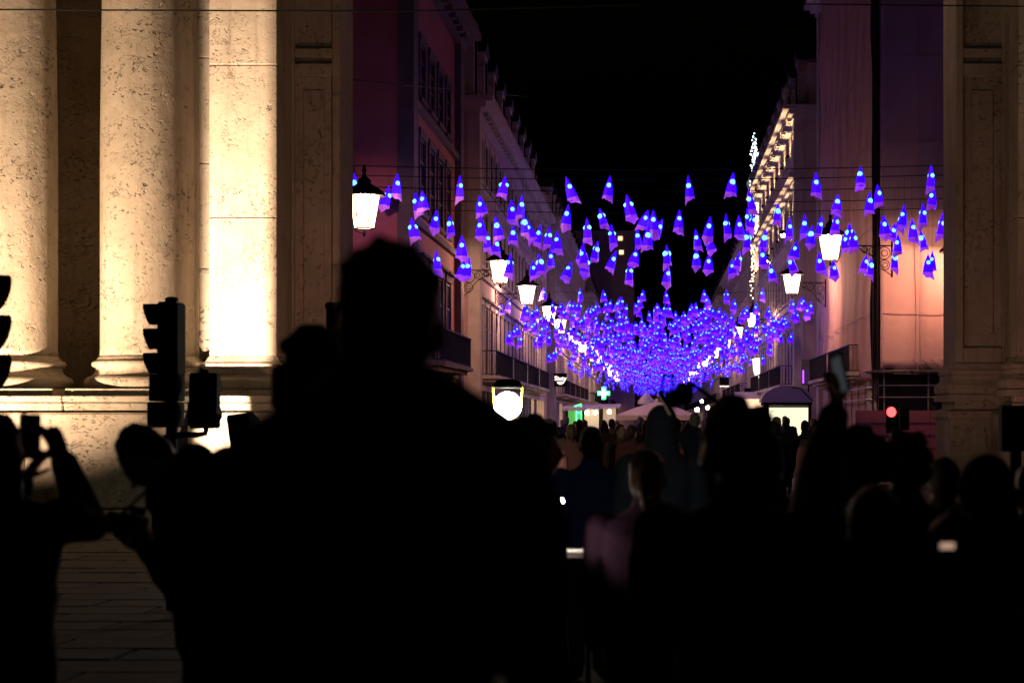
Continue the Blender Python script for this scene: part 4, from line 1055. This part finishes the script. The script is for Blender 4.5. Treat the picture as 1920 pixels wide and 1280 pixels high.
class Fig:
    """a body as overlapping closed volumes, fused into one continuous skin by a voxel remesh"""
    def __init__(s): s.mb = MB(); s.caps = []; s.mats = []
    def mi(s, m):
        if m not in s.mats: s.mats.append(m)
        return s.mats.index(m)
    def cap(s, a, ra, b, rb, m):
        cap_mesh(s.mb, a, ra, b, rb); s.caps.append((Vector(a), ra, Vector(b), rb, s.mi(m)))
    def ell(s, c, r, m, rot=None):
        rot = rot or Matrix.Identity(3); o = MB().ball((0, 0, 0), r, 20, 14); c = Vector(c)
        s.mb.add([rot @ Vector(v) + c for v in o.v], o.f); q = min(r)
        ax = max(range(3), key=lambda i: r[i]); e = Vector((0, 0, 0)); e[ax] = r[ax]-q; mean = sorted(r)[1]
        s.caps.append((c - rot @ e, (q+mean)/2, c + rot @ e, (q+mean)/2, s.mi(m)))
    def loft(s, rings, m, n=24, f=None):
        """rings: (centre, rx, ry) stacked roughly along z"""
        vs = []; fs = []
        for (c, rx, ry) in rings:
            for k in range(n):
                a = 2*math.pi*k/n; ca, sa = math.cos(a), math.sin(a)
                p = .82; vs.append((c[0]+rx*math.copysign(abs(ca)**p, ca), c[1]+ry*math.copysign(abs(sa)**p, sa), c[2]))
        for i in range(len(rings)-1):
            for k in range(n): j = (k+1) % n; fs.append((i*n+k, i*n+j, i*n+n+j, i*n+n+k))
        fs += [tuple(range(n-1, -1, -1)), tuple(range((len(rings)-1)*n, len(rings)*n))]
        s.mb.add(vs, fs)
        for i in range(len(rings)-1):
            (c0, a0, b0), (c1, a1, b1) = rings[i], rings[i+1]
            for q in (-1, 0, 1): s.caps.append((Vector(c0)+Vector((q*(a0-b0)*.8, 0, 0)), b0, Vector(c1)+Vector((q*(a1-b1)*.8, 0, 0)), b1, s.mi(m)))
    def mesh(s, name, voxel=.012, dec=.35, wob=0.0):
        me = bpy.data.meshes.new(name); me.from_pydata(s.mb.v, [], s.mb.f); me.update()
        o = bpy.data.objects.new("tmp", me); COL.objects.link(o)
        r = o.modifiers.new("r", 'REMESH'); r.mode = 'VOXEL'; r.voxel_size = voxel; r.use_smooth_shade = True
        sm = o.modifiers.new("s", 'SMOOTH'); sm.factor = .5; sm.iterations = 3
        d = o.modifiers.new("d", 'DECIMATE'); d.ratio = dec
        out = bpy.data.meshes.new_from_object(o.evaluated_get(bpy.context.evaluated_depsgraph_get()))
        bpy.data.objects.remove(o); bpy.data.meshes.remove(me); out.name = name
        nv = len(out.vertices); co = np.empty(nv*3); out.vertices.foreach_get("co", co); co = co.reshape(-1, 3)
        if wob:       # folds in the cloth
            ph = np.sin(co[:, 2]*31 + np.sin(co[:, 0]*17)*2 + co[:, 1]*9) + .6*np.sin(co[:, 2]*57+co[:, 0]*23)
            nr = np.empty(nv*3); out.vertices.foreach_get("normal", nr); nr = nr.reshape(-1, 3)
            body = (co[:, 2] < wob[1]) & (co[:, 2] > wob[2])
            co = co + nr*(ph*wob[0]*body)[:, None]; out.vertices.foreach_set("co", co.ravel())
        nf = len(out.polygons); ce = np.empty(nf*3); out.polygons.foreach_get("center", ce); ce = ce.reshape(-1, 3)
        best = np.full(nf, 1e9); idx = np.zeros(nf, int)
        for (a, ra, b, rb, mi) in s.caps:
            a = np.array(a); b = np.array(b); ab = b-a; l2 = max(1e-9, ab@ab)
            t = np.clip((ce-a)@ab/l2, 0, 1); d = np.linalg.norm(ce-(a+t[:, None]*ab), axis=1) - (ra+(rb-ra)*t)
            k = d < best; best[k] = d[k]; idx[k] = mi
        out.materials.clear()
        for m in s.mats: out.materials.append(m)
        out.polygons.foreach_set("material_index", idx); out.polygons.foreach_set("use_smooth", [True]*nf); out.update()
        return out

def hand(f, wr, d, nrm, H, m, curl=.5, side=1, spread=.10):
    """palm, four fingers of unequal length with bends, thumb from the side of the palm near its base"""
    d = Vector(d).normalized(); nrm = Vector(nrm); nrm = (nrm - d*nrm.dot(d)).normalized(); sd = d.cross(nrm)*side
    wr = Vector(wr); k = H/1.75
    for q in (-.028, -.010, .010, .027): f.cap(wr + d*.012*k + sd*q*.7*k, .0145*k, wr + d*.085*k + sd*q*k, .0115*k, m)
    for q, l in ((-.032, .066), (-.011, .080), (.011, .085), (.033, .074)):
        p0 = wr + d*.088*k + sd*q*k
        dir0 = (d + sd*q*spread/.033 + nrm*math.sin(curl)*.6).normalized(); p1 = p0 + dir0*l*.46*k
        dir1 = (d*math.cos(curl*1.2) + nrm*math.sin(curl*1.2)*1.1 + sd*q*spread/.033).normalized(); p2 = p1 + dir1*l*.32*k
        dir2 = (d*math.cos(curl*1.9) + nrm*math.sin(curl*1.9)*1.1).normalized(); p3 = p2 + dir2*l*.26*k
        f.cap(p0, .0092*k, p1, .0088*k, m); f.cap(p1, .0088*k, p2, .008*k, m); f.cap(p2, .008*k, p3, .0068*k, m)
    t0 = wr + d*.022*k + sd*.030*k; t1 = t0 + (d*.5 + sd*.75 + nrm*.3).normalized()*.040*k; t2 = t1 + (d*.8 + sd*.3 + nrm*.4).normalized()*.032*k
    f.cap(t0, .0135*k, t1, .0105*k, m); f.cap(t1, .0105*k, t2, .0085*k, m)

def figure(H, top=.0, coat='black', legs='jeans', arms=None, head=(0, 0, 0), bulk=1.0, hair='short', haircol='black', lean=0.0, voxel=.012, dec=.35, stride=.0, fingers=True, hood=False, coatlen=.47, face=True, seedv=0, neckf=0.0, drop=0.0, headk=1.0, trap=0.0):
    """figure facing +Y, feet at z=0. arms: {'L'/'R': (elbow, wrist, palm normal, curl)} in metres relative to the body axis.
    Returns (body mesh, hair mesh)"""
    f = Fig(); c, lg, sk = CL[coat], CL[legs], M['skin']; k = H
    lm = lambda z: Vector((0, math.tan(lean)*max(0, z-.5*k), 0))
    P = lambda x, y, z: Vector((x*k, y*k, z*k)) + lm(z*k)
    b = bulk
    rings = [(coatlen, .088*b, .064*b), (.52, .098*b, .072*b), (.60, .094*b, .069*b), (.68, .101*b, .073*b), (.745, .112*b, .075*b), (.79, .117*b, .068*b), (.818, .102*b, .056*b), (.838, .070, .046), (.855, .042, .042)]
    f.loft([(P(0, -.004 if z > .7 else 0, z), rx*k, ry*k) for (z, rx, ry) in rings], c)
    f.cap(P(0, -.004, .83), .046*k, P(0, 0, .858), .043*k, c)                 # collar
    f.cap(P(0, .0, .825), .036*k, P(0, .008+neckf*.9, .885-drop), .032*k, sk)
    # head
    hr = Euler(head).to_matrix(); hb = P(0, .008+neckf, .878-drop)
    kk_ = k; k = H*headk
    hp = lambda x, y, z, q=H*headk: hb + hr @ Vector((x*q, y*q, z*q))
    f.ell(hp(0, -.004, .064), (.0435*k, .054*k, .057*k), sk, hr)              # cranium
    f.ell(hp(0, .016, .036), (.036*k, .040*k, .047*k), sk, hr)                # face
    f.cap(hp(0, .030, .006), .018*k, hp(0, .020, .012), .026*k, sk)           # chin and jaw
    f.cap(hp(0, .054, .052), .0055*k, hp(0, .063, .038), .0085*k, sk)         # nose
    f.cap(hp(-.02, .045, .062), .008*k, hp(.02, .045, .062), .008*k, sk)      # brow
    for sx in (-1, 1):
        f.ell(hp(sx*.0445, .002, .043), (.006*k, .012*k, .018*k), sk, hr)     # ears
        if face: f.ell(hp(sx*.017, .0475, .053), (.0075*k, .006*k, .005*k), M['eye'], hr)
    if face: f.cap(hp(-.012, .052, .019), .005*k, hp(.012, .052, .019), .005*k, M['lip'])
    k = kk_
    if trap:
        for sx in (-1, 1): f.cap(P(sx*.105*b, -.01, .808), .043*k, P(sx*.028, -.014, .835+trap), .040*k, c)
        f.cap(P(-.03, -.03, .835+trap*.8), .04*k, P(.03, -.03, .835+trap*.8), .04*k, c)
    # legs and shoes
    for sx in (-1, 1):
        st = stride*sx
        hip, kn, an = Vector((sx*.050*k, 0, .49*k)), Vector((sx*.056*k, (.006+st*.5)*k, .275*k)), Vector((sx*.056*k, (-.012+st)*k, .05*k))
        f.cap(hip, .057*k*min(b, 1.12), kn, .040*k, lg); f.cap(kn, .040*k, an, .028*k, lg)
        f.cap(an + Vector((0, -.008*k, -.022*k)), .024*k, an + Vector((sx*.012*k, .085*k, -.030*k)), .0195*k, M['blackplastic'])
    # arms
    arms = arms or {}
    for nm, sx in (('L', -1), ('R', 1)):
        sh = P(sx*.112*b, -.004, .798)
        if nm in arms:
            el, wr, pn, cu = arms[nm]; el, wr = Vector(el), Vector(wr)
        else:
            el = sh + Vector((sx*.028*k, -.012*k, -.175*k)); wr = el + Vector((sx*-.006*k, .045*k, -.142*k)); pn = Vector((-sx, 0, 0)); cu = .45
        f.cap(sh, .044*k*b, el, .034*k*b, c); f.cap(el, .034*k*b, wr - (wr-el).normalized()*.012*k, .025*k*b, c)
        dr = (wr - el).normalized()
        f.cap(wr - dr*.02*k, .0155*k, wr + dr*.012*k, .015*k, sk)
        if fingers: hand(f, wr, dr, pn, H, sk, cu, sx if nm == 'R' else sx)
        else: f.cap(wr, .017*k, wr + dr*.05*k, .02*k, sk); f.cap(wr + dr*.05*k, .02*k, wr + dr*.085*k + Vector(pn).normalized()*.015*k, .011*k, sk)
    body = f.mesh("person", voxel, dec, (.0045*bulk, .80*k, .06*k))
    # hair
    k = H*headk
    h = Fig(); hm = HAIR[haircol]; r = random.Random(seedv*13+5)
    if hair == 'hood':
        hm = c
        h.ell(hp(0, -.012, .062), (.056*k, .064*k, .068*k), hm, hr); h.cap(hp(0, -.03, .01), .058*k, hp(0, -.02, -.03), .065*k, hm)
    else:
        h.ell(hp(0, -.014, .074), (.0465*k, .054*k, .055*k), hm, hr)
        h.ell(hp(0, -.032, .045), (.043*k, .034*k, .05*k), hm, hr)
        for i in range(26):
            a = r.uniform(0, 6.28); e = r.uniform(.05, 1.45); q = Vector((math.cos(a)*math.cos(e)*.045, math.sin(a)*math.cos(e)*.05-.016, .078+math.sin(e)*.05))
            if q.y > .02 and q.z < .09: continue
            rr = r.uniform(.012, .02) if hair == 'curly' else r.uniform(.004, .008)
            q *= 1.0 if hair != 'curly' else 1.08
            h.ell(hp(*q), (rr*k, rr*k, rr*.9*k), hm, hr)
        if hair == 'curly':
            for i in range(26):
                a = r.uniform(2.6, 6.8); zz = r.uniform(.03, .085); h.ell(hp(math.cos(a)*.05, math.sin(a)*.052-.012, zz), (.016*k, .016*k, .016*k), hm, hr)
        if hair == 'long':
            for q in (-.036, -.018, 0, .018, .036): h.cap(hp(q, -.036, .05), .022*k, hp(q*1.35, -.046, -.05-r.uniform(0, .015)), .015*k, hm)
        if hair == 'bun':
            h.cap(hp(0, -.058, .052), .02*k, hp(.004, -.078, .02), .015*k, hm); h.cap(hp(.004, -.078, .02), .015*k, hp(.006, -.07, -.03), .008*k, hm)
    hm_ = h.mesh("hair", max(.008, voxel*.8), .5)
    return body, hm_
def place(label, px, Y, yaw, data, group=None, scale=1.0, dz=0.0, x=None):
    body, hm = data
    o = link("person", body, None, (wx(px, Y) if x is None else x, Y, dz)); o.rotation_euler = (0, 0, yaw); o.scale = (scale,)*3
    tag(o, label, "person", group)
    link("hair", hm, o)
    return o

FG = "people in the foreground crowd"
place("tall dark-haired man seen from behind, biggest figure in the centre foreground", 730, 3.0, 0.03, figure(1.905, coat='black', hair='short', bulk=.88, voxel=.010, dec=.4, seedv=1, headk=.93, trap=.02), FG)
place("dark-haired person just behind the tall man's left shoulder", 588, 5.4, .1, figure(1.83, coat='black', hair='curly', bulk=1.1, fingers=False, seedv=2), FG)
# man in profile looking down, camera on a strap
HB = 1.71
bm = figure(HB, coat='black', head=(R(-56), 0, 0), bulk=1.1, lean=R(10), hair='short', voxel=.008, dec=.35, seedv=3, headk=.9, neckf=.068, drop=.035,
            arms={'R': ((.24, .0, 1.03), (.09, .23, 1.17), (0, .3, 1), .9), 'L': ((-.24, .0, 1.03), (-.08, .24, 1.18), (0, .3, 1), .9)})
B_yaw = R(76); B_x, B_y = wx(420, 6.5), 6.5
place("man in profile looking down at the camera hanging from his neck", 420, 6.5, B_yaw, bm, FG)
Rb = Matrix.Rotation(B_yaw, 3, 'Z')
def bl(x, y, z): return Rb @ Vector((x, y, z)) + Vector((B_x, B_y, 0))
cp = bl(0, .345, 1.25)
t = thing("photo_camera", "black photo camera hanging on the neck strap of the profile man", "camera", cp); t.rotation_euler = (R(12), R(10), B_yaw)
MB().cham((-.07, -.03, -.05), (.07, .03, .045), .012).build("camera_body", M['blackplastic'], t)
MB().lathe([(.034, 0), (.036, .05), (.039, .09), (.036, .092)], n=20).build("lens", M['blackplastic'], t).rotation_euler = (R(-90), 0, 0)
MB().cham((-.025, -.028, .046), (.025, .02, .07), .008).build("viewfinder_hump", M['blackplastic'], t)
for s_ in (-1, 1):
    a = bl(s_*.05, .16, 1.46); m_ = bl(s_*.06, .26, 1.375); c_ = bl(s_*.072, .345, 1.295)
    tb = MB().tube([a-cp, m_-cp, c_-cp], .006, 5); ri = Euler(t.rotation_euler).to_matrix().inverted(); tb.v = [tuple(ri @ Vector(v)) for v in tb.v]
    tb.build("strap", M['strap'], t)
# person at the left edge filming with a phone
am = figure(1.63, coat='black', bulk=1.12, hair='long', voxel=.0075, dec=.35, seedv=4,
            arms={'R': ((.235, .17, 1.285), (.125, .26, 1.49), (-.6, .6, .2), .35), 'L': ((-.17, .18, 1.16), (-.015, .30, 1.42), (.6, .5, .2), .8)})
place("person at the left edge holding up a phone, elbow out", -6, 6.0, 0.0, am, FG)
t = thing("phone", "dark phone held up at the left edge", "phone", at(56, 818, 6.28)); t.rotation_euler = (R(4), R(2), 0)
MB().cham((-.036, -.005, -.075), (.036, .005, .075), .004).build("phone_body", M['blackplastic'], t); MB().box((-.033, -.0062, -.07), (.033, -.0052, .07)).build("screen", M['glass_dark'], t)
# right of the tall man
place("person in profile facing right, close beside the tall man", 1005, 8.0, R(-78), figure(1.60, coat='black', hair='curly', bulk=1.12, fingers=False, seedv=6), FG)
place("hooded person in pale blue-grey top in the middle of the crowd", 1241, 11.0, 0.0, figure(1.69, coat='grey', hair='hood', bulk=1.0, fingers=False, seedv=7), FG)
place("woman in plum jacket with fair hair tied back", 1214, 7.5, R(-12), figure(1.49, coat='plum', hair='bun', haircol='fair', bulk=1.08, fingers=False, voxel=.010, seedv=8), FG)
place("person in blue anorak beyond the tall man's right side", 1108, 12.0, .2, figure(1.56, coat='blue', hair='short', bulk=1.12, fingers=False, seedv=9), FG)
rm = figure(1.64, coat='black', hair='curly', bulk=1.14, voxel=.0075, dec=.35, seedv=10, arms={'R': ((.238, .24, 1.44), (.302, .36, 1.64), (-.8, .3, 0), 1.15)})
place("curly-haired person in black raising a phone with the right hand", 1383, 5.3, 0.0, rm, FG)
t = thing("phone", "phone held up high by the curly-haired person on the right", "phone", at(1576, 700, 5.68)); t.rotation_euler = (R(6), R(-14), R(-66))
MB().cham((-.030, -.005, -.062), (.030, .005, .062), .004).build("phone_body", M['blackplastic'], t); MB().box((-.026, -.0062, -.056), (.026, -.0052, .05)).build("screen", M['screen'], t)
gm = figure(1.56, coat='char', hair='short', voxel=.009, seedv=11, arms={'L': ((-.24, .12, 1.02), (-.17, .30, 1.26), (.7, .5, 0), 1.1)})
place("person hidden behind the curly-haired one, holding a phone stick", 1432, 7.4, 0.0, gm, FG)
hx = wx(1347, 7.7); o3 = Vector((hx, 7.7, wz(800, 7.7)))
t = thing("phone_stick", "black phone on a bent stick raised over the crowd's middle", "phone stick", o3); kk = 7.7/FPX
MB().tube([(0, 0, -.22), (0, 0, 22*kk), (-4*kk, 0, 47*kk), (-48*kk, 0, 80*kk), (-58*kk, 0, 84*kk)], [.012, .011, .010, .009, .009], 8).build("stick", M['blackplastic'], t)
fz = Fig(); rr = random.Random(4)
for i in range(9): fz.ell((-72*kk + rr.uniform(-15, 15)*kk, rr.uniform(-.02, .02), 60*kk + rr.uniform(-17, 15)*kk), (.030, .028, .030), CL['black'])
tx = link("fur_windshield", fz.mesh("fur_windshield", .006, .6), t)
fr = MB(); x0, x1, z0, z1 = -108*kk, -86*kk, 66*kk, 96*kk
for (a, b_) in (((x0, z0), (x1, z0)), ((x1, z0), (x1, z1)), ((x1, z1), (x0+6*kk, z1)), ((x0+6*kk, z1), (x0, z0))): fr.tube([(a[0], 0, a[1]), (b_[0], 0, b_[1])], .006, 6)
fr.build("phone_clamp", M['blackplastic'], t)
ph = MB().cham((-.012, -.006, -.055), (.012, .006, .055), .004).build("phone_body", M['blackplastic'], t, False, (-98*kk, 0, 46*kk)); ph.rotation_euler = (0, R(-32), 0)
MB().box((-.0135, -.008, -.05), (-.0125, .005, .05)).build("screen_edge", M['screenwarm'], ph)
# right-hand dark crowd
rp = [("person at the right with lit face turned to the left", 1606, 6.6, R(110), 1.58, 'navy', 'curly', 'black'), ("dark round-headed person below the red signal", 1698, 7.0, .1, 1.57, 'black', 'curly', 'black'),
      ("person in black near the right edge before the pier plinth", 1850, 5.6, -.1, 1.53, 'black', 'hood', 'black'), ("person standing between two others low at the right", 1768, 8.2, .2, 1.47, 'char', 'short', 'brown'),
      ("person cut off by the right edge of the picture", 1942, 6.4, .15, 1.5, 'navy', 'short', 'black'), ("dark-coated person behind the raised arm", 1532, 8.6, -.2, 1.42, 'char', 'long', 'brown')]
for i, (lb, px, Y, yw, H, c, h, hc) in enumerate(rp):
    place(lb, px, Y, yw, figure(H*.985, coat=c, hair=h, haircol=hc, bulk=1.2, fingers=False, seedv=20+i), FG)
for i, (lb, px, Y, H) in enumerate((("short person in black low in front at the lower right", 1640, 4.6, 1.45), ("short person in black at the bottom right corner", 1790, 4.4, 1.40))):
    place(lb, px, Y, .1*(i-1.5), figure(H, coat='black', hair=('short', 'long', 'short', 'hood')[i], bulk=1.2, fingers=False, seedv=30+i), FG)
t = thing("phone", "small lit phone screen low at the right", "phone", at(1775, 1022, 4.15)); t.rotation_euler = (R(10), 0, R(5))
MB().cham((-.018, -.005, -.022), (.018, .005, .018), .003).build("phone_body", M['blackplastic'], t); MB().box((-.0155, -.0064, -.006), (.0155, -.0052, .007)).build("screen", M['screenwarm'], t)
# vendor's tray with white boxes
t = thing("vendor_table", "small dark folding table with pale cards between the crowd's legs", "table", (wx(1100, 8.4), 8.4, 0)); zt = wz(1038, 8.4)
MB().cham((-.16, -.12, zt-.03), (.02, .2, zt), .006).build("tabletop", M['wood_dark'], t)
MB().cham((-.02, -.2, zt-.16), (.16, .12, zt-.13), .006).build("lower_shelf", M['wood_dark'], t)
for (x, y) in ((-.14, -.1), (0, .18), (.14, -.18)): MB().tube([(x, y, 0), (x, y, zt-.031 if x < .1 else zt-.161)], .012, 6).build("leg", M['iron'], t)
MB().tube([(-.15, -.05, zt), (-.15, -.05, zt+.2), (-.13, -.06, zt+.23)], .006, 6).build("lamp_stem", M['iron'], t)
MB().ball((-.12, -.07, zt+.23), .022, 10, 7).build("lamp_bulb", emit("vendor_led", (1.0, .88, .75), 260.0), t, True)
for i, (x, y, z, w) in enumerate(((-.06, 0, zt+.002, .14), (.04, -.06, zt-.128, .13))):
    c = MB().cham((x-w/2, y-.06, z), (x+w/2, y+.06, z+.015), .003).build("white_card", M['paper'], t)

t = thing("hidden_fill_lamp", "added fill lamp on a slim stand, hidden behind the tall man", "lamp", (wx(1030, 7.35), 7.35, 0))  # added unseen spot that side-lights the woman in plum
MB().tube([(0, 0, 0), (0, 0, 1.12)], .012, 6).build("stand", M['iron'], t)
for a in (0, 2.1, 4.2): MB().tube([(0, 0, .2), (.18*math.cos(a), .18*math.sin(a), .005)], .008, 5).build("stand_leg", M['iron'], t)
hs = MB().lathe([(.02, -.09), (.035, -.08), (.05, 0)], n=14, cap=False); rt_ = Vector((1, .25, .12)).normalized().to_track_quat('Z', 'Y').to_matrix(); hs.v = [tuple(rt_ @ Vector(v) + Vector((0, 0, 1.14))) for v in hs.v]; hs.build("lamp_housing", M['iron'], t)
ld = bpy.data.lights.new("hidden_fill_light", 'SPOT'); ld.energy = .7; ld.color = (1, .82, .72); ld.spot_size = R(84); ld.spot_blend = .6; ld.shadow_soft_size = .04
lo = bpy.data.objects.new("hidden_fill_light", ld); COL.objects.link(lo); lo.parent = t; lo.location = (.01, 0, 1.14); lo.rotation_mode = 'QUATERNION'; lo.rotation_quaternion = Vector((1, .25, .12)).to_track_quat('-Z', 'Y')

# the far crowd filling the street: five body shapes, each person an object of its own
kinds = [figure(1.72, coat='char', hair='short', fingers=False, voxel=.02, dec=.5, seedv=41, bulk=1.1), figure(1.64, coat='brown', hair='long', haircol='brown', fingers=False, voxel=.02, dec=.5, seedv=42, bulk=1.1),
         figure(1.76, coat='navy', hair='short', haircol='grey', fingers=False, voxel=.02, dec=.5, seedv=43, bulk=1.12), figure(1.60, coat='red', hair='bun', haircol='brown', fingers=False, voxel=.02, dec=.5, seedv=44, bulk=1.1),
         figure(1.68, coat='tan', hair='hood', fingers=False, voxel=.02, dec=.5, seedv=45, bulk=1.15)]
kname = ["charcoal jacket", "brown coat", "grey-haired navy jacket", "dull red coat", "tan hooded coat"]
cr = random.Random(77); spots = []
tries = 0
while len(spots) < 84 and tries < 8000:
    tries += 1
    Y = 22.2 + 42*cr.random()**1.15
    px = cr.uniform(975, 1560)
    x = wx(px, Y)
    if abs(x - wx(952, 21)) < .5 and abs(Y-21) < 1.0: continue
    if abs(x) > 4.3 and 29 < Y < 33: continue
    if all((x-a)**2 + (Y-b_)**2 > .42 for (a, b_, *_) in spots): spots.append((x, Y, px))
spots.sort(key=lambda q: q[2])
cnt = [0]*5
for i, (x, Y, px) in enumerate(spots):
    kd = cr.randrange(5); dist = "near" if Y < 24 else ("middle" if Y < 40 else "far")
    place("distant %s wearer, %s from the left in the street crowd" % (kname[kd], ordw(cnt[kd])), 0, Y, cr.gauss(0, .5) + (math.pi if cr.random() < .2 else 0), kinds[kd], "distant crowd in the street", cr.uniform(.9, .97), 0, x)
    cnt[kd] += 1
